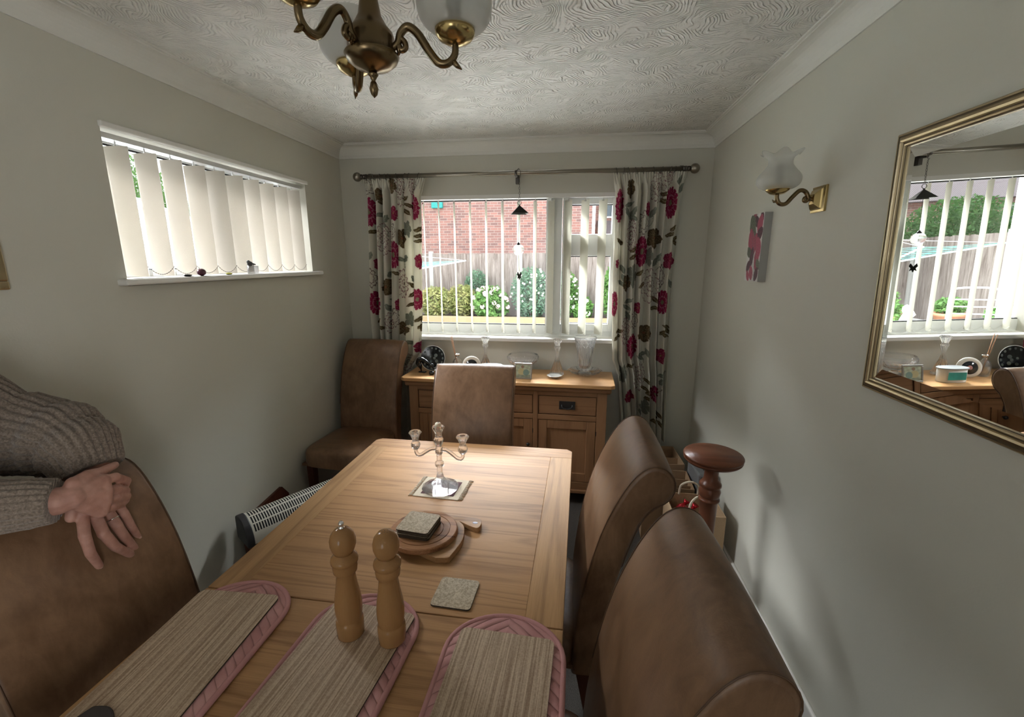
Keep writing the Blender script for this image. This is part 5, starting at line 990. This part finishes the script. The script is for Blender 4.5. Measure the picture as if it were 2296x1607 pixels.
def window_part(m_parent, x0, x1, z0, z1, y):
    f = MB(); bars(f, [(x0, x0+.06, z0, z1), (x1-.06, x1, z0, z1), (x0, x1, z0, z0+.06), (x0, x1, z1-.06, z1), ((x0+x1)/2-.03, (x0+x1)/2+.03, z0, z1)], y-.04, y+.02); q = f.build('window', M['upvc'], m_parent)
    g = MB(); g.box(x0+.03, x1-.03, y, y+.01, z0+.03, z1-.03); g.build('pane', M['pane_dark'], q)
mk('pane_dark', plain('reflecting_glass', (.10, .13, .15), .08))
hz = thing('brick_house', (0, 14, GZ), 'red brick house wall filling the view beyond the garden fence', 'house')
m = MB(); m.box(-6.3, .68, 0, 7, 0, 5.2); m.build('wall', BR, hz)
m = MB(); m.prism([(-.4, 5.15), (7.4, 5.15), (3.5, 8.2)], -6.7, .70, axis='x'); m.build('roof', tile.mat, hz)
m = MB(); m.lathe([(.045, 0), (.045, 5.1)], (.62, -.08, 0), 12); m.build('drainpipe', M['upvc'], hz)
m = MB(); m.box(-4.28, -3.93, -.12, 0, 3.06, 3.35); m.build('alarm_box', plain('teal_plastic', (.03, .33, .30), .5), hz, bevel=.02)
h2 = thing('rear_house', (0, 19, GZ), 'second brick house with a tiled porch seen right of the drainpipe', 'house')
m = MB(); m.box(.72, 8, 0, 6, 0, 5.2); m.build('wall', BR, h2); m = MB(); m.prism([(-.4, 5.15), (6.4, 5.15), (3, 7.6)], .74, 8.3, axis='x'); m.build('roof', tile.mat, h2)
window_part(h2, 1.05, 2.1, 3.15, 4.25, -.02)
m = MB(); m.prism([(-1.3, 2.25), (0, 2.95), (0, 3.05), (-1.4, 2.3)], 1.0, 3.2, axis='x'); m.build('porch_roof', tile.mat, h2)
h3 = thing('far_house', (-11.5, 17.5, GZ), 'brick house with a pale tiled roof beyond the left part of the fence', 'house')
m = MB(); m.box(-4.5, 4.5, 0, 7, 0, 2.95); m.build('wall', BR, h3); m = MB(); m.prism([(-.5, 2.9), (7.5, 2.9), (3.5, 6.2)], -4.9, 4.9, axis='x'); m.build('roof', tile.mat, h3); window_part(h3, 2.6, 3.7, 1.6, 2.7, -.02); window_part(h3, -2.6, -1.3, 1.6, 2.7, -.02)
# fences
def fencemat(name, horiz):
    m = NT(name); v = m.coord((9, 9, .8)); f = m.noise(v, 2.5, 5, .65, .6); m.set(col=m.ramp(f, [(.3, (.10, .075, .062)), (.7, (.29, .25, .225))]), rough=.9); m.bump(f, .4, .01); return m.mat
FM = fencemat('weathered_boards', 0)
def fence(p0, p1, h, label):
    p0, p1 = Vector((*p0, GZ)), Vector((*p1, GZ)); d = p1-p0; L = d.length; d.normalize(); r = thing('garden_fence', p0, label, 'fence', math.atan2(d.y, d.x), 'weathered garden fences'); m = MB(); x = 0; rr = random.Random(int(L*10))
    while x < L:
        w_ = .100+rr.uniform(-.008, .01); t = rr.uniform(0, .012); m.box(x, x+w_+.004, -.012-t, .004-t, .03, h+rr.uniform(-.012, .008)); x += w_
    m.build('boards', FM, r); m = MB()
    for z in (.3, h*.5, h-.25): m.box(0, L, .012, .05, z, z+.07)
    m.build('rails', FM, r)
    k = int(L/1.83)
    for i in range(k+1): m = MB(); m.box(i*L/k-.045, i*L/k+.045, -.05, .045, 0, h+.05); m.build('post', plain('concrete_post', (.36, .35, .33), .9) if i == 0 and 'concrete_post' not in bpy.data.materials else bpy.data.materials['concrete_post'], r)
fence((-5.4, 10.5), (5.2, 10.5), 1.66, 'weathered vertical board fence across the back of the garden'); fence((-5.45, 4.4), (-5.45, 10.45), 1.66, 'weathered board fence along the left side of the garden')
# raised sleeper bed
m = MB(); m.box(-4.9, 1.2, 9.55, 9.68, 0, .30); m.box(-4.9, -4.8, 9.68, 10.4, 0, .30); m.box(1.1, 1.2, 9.68, 10.4, 0, .30); sl = m.build('sleeper_bed', plain('pale_sleeper', (.22, .165, .09), .9, nb=.4, ns=10, vary=.15), None, loc=(0, 0, GZ), bevel=.01); tag(sl, 'raised garden bed edged with pale timber sleepers before the fence', 'garden bed')
m = MB(); m.box(-4.8, 1.1, 9.68, 10.4, 0, .24); m.build('soil', plain('soil', (.05, .035, .025), 1), sl)
def leafmat(name, c1, c2):
    m = NT(name); g = m.n('ObjectInfo'); v = m.noise(m.coord(), 6, 3); m.set(col=m.ramp(v, [(.3, c1), (.7, c2)]), rough=.6, spec=.2); t = m.n('BsdfTranslucent'); t.inputs[0].default_value = (*c2, 1); mx = m.n('MixShader'); mx.inputs[0].default_value = .35; m.l(m.p.outputs[0], mx.inputs[1]); m.l(t.outputs[0], mx.inputs[2]); m.l(mx.outputs[0], m.out.inputs['Surface']); return m.mat
LM = {'green': leafmat('leaf_green', (.05, .13, .035), (.17, .32, .09)), 'blue': leafmat('leaf_blue_green', (.07, .15, .10), (.18, .30, .19)), 'gold': leafmat('leaf_gold', (.12, .18, .05), (.36, .34, .14)), 'dark': leafmat('leaf_dark', (.03, .08, .03), (.10, .20, .06))}
def leaves(m, rr, c, r, n, size, shell=.35):
    for _ in range(n):
        d = Vector((rr.gauss(0, 1), rr.gauss(0, 1), rr.gauss(0, 1))).normalized(); k = (shell+(1-shell)*rr.random()**.5); p = Vector(c)+Vector((d.x*r[0], d.y*r[1], d.z*r[2]))*k
        a = Vector((rr.gauss(0, 1), rr.gauss(0, 1), rr.gauss(0, .8))).normalized(); q = a.cross(Vector((rr.gauss(0, 1), rr.gauss(0, 1), rr.gauss(0, 1)))).normalized(); s = size*rr.uniform(.6, 1.3)
        m.add([p-a*s, p+q*s*.45+a*s*.1, p+a*s, p-q*s*.45+a*s*.1], [(0, 1, 2, 3)])
def bush(name, x, y, z, r, n, size, mat, label, cat='shrub', group=None, blooms=0, bcol=None, bsize=.05, stem=True, seed=1):
    rr = random.Random(seed); o = thing(name, (x, y, z), label, cat, 0, group); m = MB(); leaves(m, rr, (0, 0, r[2]), r, int(n*1.8), size*.72); m.build('foliage', LM[mat], o, fix=False)
    m = MB()
    for k in range(5): a = rr.uniform(0, 6.28); m.tube([(0, 0, 0), (r[0]*.3*cos(a), r[1]*.3*sin(a), r[2]*.8), (r[0]*.6*cos(a), r[1]*.6*sin(a), r[2]*1.4)], [.02, .014, .006], 6)
    m.build('stem', bpy.data.materials.get('bark') or plain('bark', (.10, .07, .05), .9), o)
    for k in range(blooms):
        a = rr.uniform(3.3, 6.1); e = rr.uniform(-.3, 1.1); p = Vector((r[0]*cos(a)*cos(e), r[1]*sin(a)*cos(e), r[2]*(1+sin(e)))); m = MB(); 
        for _ in range(26):
            d = Vector((rr.gauss(0, 1), rr.gauss(0, 1), rr.gauss(0, .8))).normalized()*bsize; q = d.cross(Vector((rr.gauss(0, 1), rr.gauss(0, 1), rr.gauss(0, 1)))).normalized()*bsize*.42; w = d.cross(q).normalized()*bsize*.42; m.add([p+d-q, p+d-w, p+d+q, p+d+w], [(0, 1, 2, 3)])
        m.build('bloom', bcol, o, fix=False)
    return o
PK = plain('pale_pink_petals', (.62, .48, .47), .7); WH = plain('white_petals', (.68, .68, .60), .7); RD = plain('red_petals', (.55, .04, .05), .6)
zb = GZ+.22
bush('azalea', -3.05, 9.95, zb, (.42, .30, .36), 1300, .06, 'gold', 'golden and green shrub at the left end of the raised bed', seed=3)
bush('azalea', -2.45, 10.0, zb, (.38, .28, .38), 1100, .06, 'gold', 'bronze tinted shrub just left of the hydrangea', seed=4)
bush('hydrangea', -1.75, 9.85, zb-.05, (.42, .30, .40), 900, .085, 'green', 'hydrangea with pale pink flower heads in the raised bed', blooms=20, bcol=PK, bsize=.048, seed=5)
bush('flowering_shrub', -.85, 9.95, zb, (.48, .30, .58), 2600, .045, 'blue', 'tall grey green shrub with tiny white flowers left of the mullion', blooms=45, bcol=WH, bsize=.022, seed=6)
bush('flowering_shrub', -.20, 9.95, zb, (.40, .30, .56), 2300, .045, 'green', 'tall green shrub behind the window mullion', blooms=40, bcol=WH, bsize=.022, seed=7)
bush('climbing_shrub', -2.15, 10.25, zb+.25, (.30, .14, .42), 1100, .04, 'blue', 'misty blue green climber against the back fence', seed=8)
bush('hydrangea', .28, 9.9, zb-.05, (.22, .25, .28), 500, .075, 'green', 'small hydrangea at the right end of the raised bed', blooms=4, bcol=WH, bsize=.055, seed=9)
bush('shrub', .92, 9.9, zb, (.24, .25, .60), 1100, .075, 'green', 'leafy upright shrub at the far right of the garden view', seed=10)
bush('tree', -8.3, 13.2, GZ, (1.6, 1.2, 1.35), 9000, .075, 'dark', 'broad green tree beyond the left part of the fence', 'tree', seed=12)
bush('tree', -12.3, 11.4, GZ, (1.9, 1.6, 2.2), 9000, .085, 'green', 'tall green tree farthest left beyond the side fence', 'tree', seed=13)
bush('shrub', -3.75, 8.6, GZ, (.26, .26, .42), 700, .07, 'green', 'bright green potted shrub left of the clothes airer post', seed=14)
for i, (x, y, r_, lab) in enumerate([(-4.55, 7.3, .20, 'terracotta pot nearest the side fence'), (-4.75, 8.5, .22, 'terracotta pot in the corner by the back fence'), (-3.75, 8.6, .20, 'terracotta pot under the bright green potted shrub')]):
    m = MB(); m.lathe([(0, 0), (r_*.65, 0), (r_*.95, r_*1.4), (r_*1.05, r_*1.42), (r_*1.05, r_*1.65), (r_*.9, r_*1.65), (r_*.88, r_*1.5), (0, r_*1.5)], n=28); o = m.build('plant_pot', bpy.data.materials.get('terracotta') or plain('terracotta', (.45, .20, .11), .85), None, loc=(x, y, GZ-.0)); tag(o, lab, 'plant pot')
    if i < 2: bush('potted_plant', x, y, GZ+r_*1.45, (.22, .22, .16), 300, .06, 'green', ['leafy plant growing in the pot nearest the side fence', 'leafy plant growing in the corner pot'][i], 'plant', seed=20+i)
bush('geranium', -3.1, 8.4, GZ+.2, (.20, .20, .14), 300, .05, 'green', 'red flowering plant in a red planter on the patio', 'plant', blooms=5, bcol=RD, bsize=.04, seed=31)
m = MB(); m.box(-.2, .2, -.12, .12, 0, .22); o = m.build('planter', plain('red_planter', (.5, .04, .06), .5), None, loc=(-3.1, 8.4, GZ), bevel=.02); tag(o, 'red rectangular planter on the patio', 'planter')
st = MB(); st.box(-.10, .10, -.10, .10, 0, .10); st.lathe([(.07, .10), (.05, .16), (.06, .25), (.085, .34), (.06, .44), (.035, .50), (.055, .54), (.05, .60), (0, .64)], n=20); st.tube([(.05, 0, .42), (.11, -.03, .36), (.06, -.08, .33)], [.025, .02, .015], 8); st.tube([(-.05, 0, .42), (-.10, -.03, .48), (-.05, -.03, .56)], [.025, .02, .015], 8); st.tube([(.03, 0, .12), (.05, -.05, .22), (.03, 0, .3)], [.03, .03, .03], 8)
o = st.build('garden_statue', plain('pale_stone', (.55, .53, .48), .9), None, loc=(-3.45, 7.6, GZ)); tag(o, 'pale stone statue standing on the patio by the pots', 'statue')
gc = thing('garden_chair', (-3.70, 6.75, GZ), 'grey tubular metal garden chair on the patio', 'garden chair', rad(35))
m = MB(); 
for s in (-.25, .25): m.tube(smooth_path([(s, -.25, 0), (s, -.22, .42), (s, -.20, .62), (s, .1, .64), (s, .2, .62)], 5), .013, 8)
m.tube(smooth_path([(-.25, .32, 0), (-.25, .24, .45), (-.24, .30, .80), (-.18, .33, .90), (.18, .33, .90), (.24, .30, .80), (.25, .24, .45), (.25, .32, 0)], 5), .013, 8)
for z in (.55, .65, .75): m.tube([(-.24, .27, z), (.24, .27, z)], .009, 6)
m.build('frame', M['alu'], gc); m = MB(); m.box(-.24, .24, -.22, .24, .42, .445); m.build('seat', plain('pale_seat', (.45, .45, .42), .8), gc, bevel=.008)
# rotary clothes airer
ra = thing('rotary_airer', (-3.10, 7.6, GZ), 'green and grey rotary clothes airer opened at the left of the garden', 'clothes airer')
m = MB(); m.tube([(0, 0, 0), (0, 0, 1.62)], .018, 12); m.build('post', plain('airer_post', (.25, .30, .31), .4), ra)
m = MB(); m.lathe([(.03, 1.18), (.045, 1.2), (.045, 1.28), (.03, 1.30)], n=16); m.build('hub', plain('airer_grey', (.30, .36, .38), .5), ra)
tips = [Vector((1.30*cos(a), 1.30*sin(a), 1.50)) for a in [rad(18)+pi/2*i for i in range(4)]]
for t in tips: m = MB(); m.tube([(0, 0, 1.27), t*.5+Vector((0, 0, .62+.02)), t], .011, 8); m.build('arm', plain('airer_arm', (.42, .55, .56), .4) if 'airer_arm' not in bpy.data.materials else bpy.data.materials['airer_arm'], ra); 
m = MB()
for k in range(1, 8):
    q = [Vector((0, 0, 1.27)).lerp(t, .25+.107*k) for t in tips]
    for i in range(4): a, b_ = q[i], q[(i+1) % 4]; m.tube([a, (a+b_)/2-Vector((0, 0, .03)), b_], .0022, 4)
m.build('washing_line', plain('green_line', (.05, .28, .23), .5), ra); m = MB()
for t in tips: m.tube([(0, 0, 1.62), t], .0025, 4)
m.build('stay_line', M['alu'], ra)
# lean-to with white frames seen through the side window
cn = thing('conservatory', (-4.25, 0, GZ), 'white framed lean-to with a pale tiled roof seen through the left window slats', 'conservatory')
m = MB(); 
for y in (2.4, 3.1, 3.8, 4.4, 4.9): m.box(-.03, .03, y-.04, y+.04, 0, 1.75)
m.box(-.04, .04, 2.36, 4.96, 1.70, 1.85); m.box(-.04, .04, 2.36, 4.96, .75, .85); m.box(-.04, .04, 2.36, 4.96, 1.42, 1.47); m.build('frame', M['upvc'], cn)
m = MB(); m.box(-.02, .02, 2.4, 4.94, .85, 1.7); m.build('pane', plain('pale_pane', (.45, .60, .62), .1), cn); m = MB(); m.box(-.05, .03, 2.36, 4.94, 0, .75); m.build('dwarf_wall', BR, cn)
m = MB(); m.prism([(.12, 1.83), (-2.2, 2.62), (-2.2, 2.68), (.12, 1.89)], 2.3, 5.0, axis='y'); m.build('roof', plain('pale_roof_sheet', (.42, .38, .45), .6), cn)
m = MB()
for k in range(6): m.prism([(.14-.38*k, 1.90+.129*k), (.10-.38*k, 1.914+.129*k), (.10-.38*k, 1.945+.129*k), (.14-.38*k, 1.93+.129*k)], 2.3, 5.0, axis='y')
m.build('roof_bar', plain('slate_bar', (.17, .17, .25), .6), cn)
bpy.context.view_layer.update()
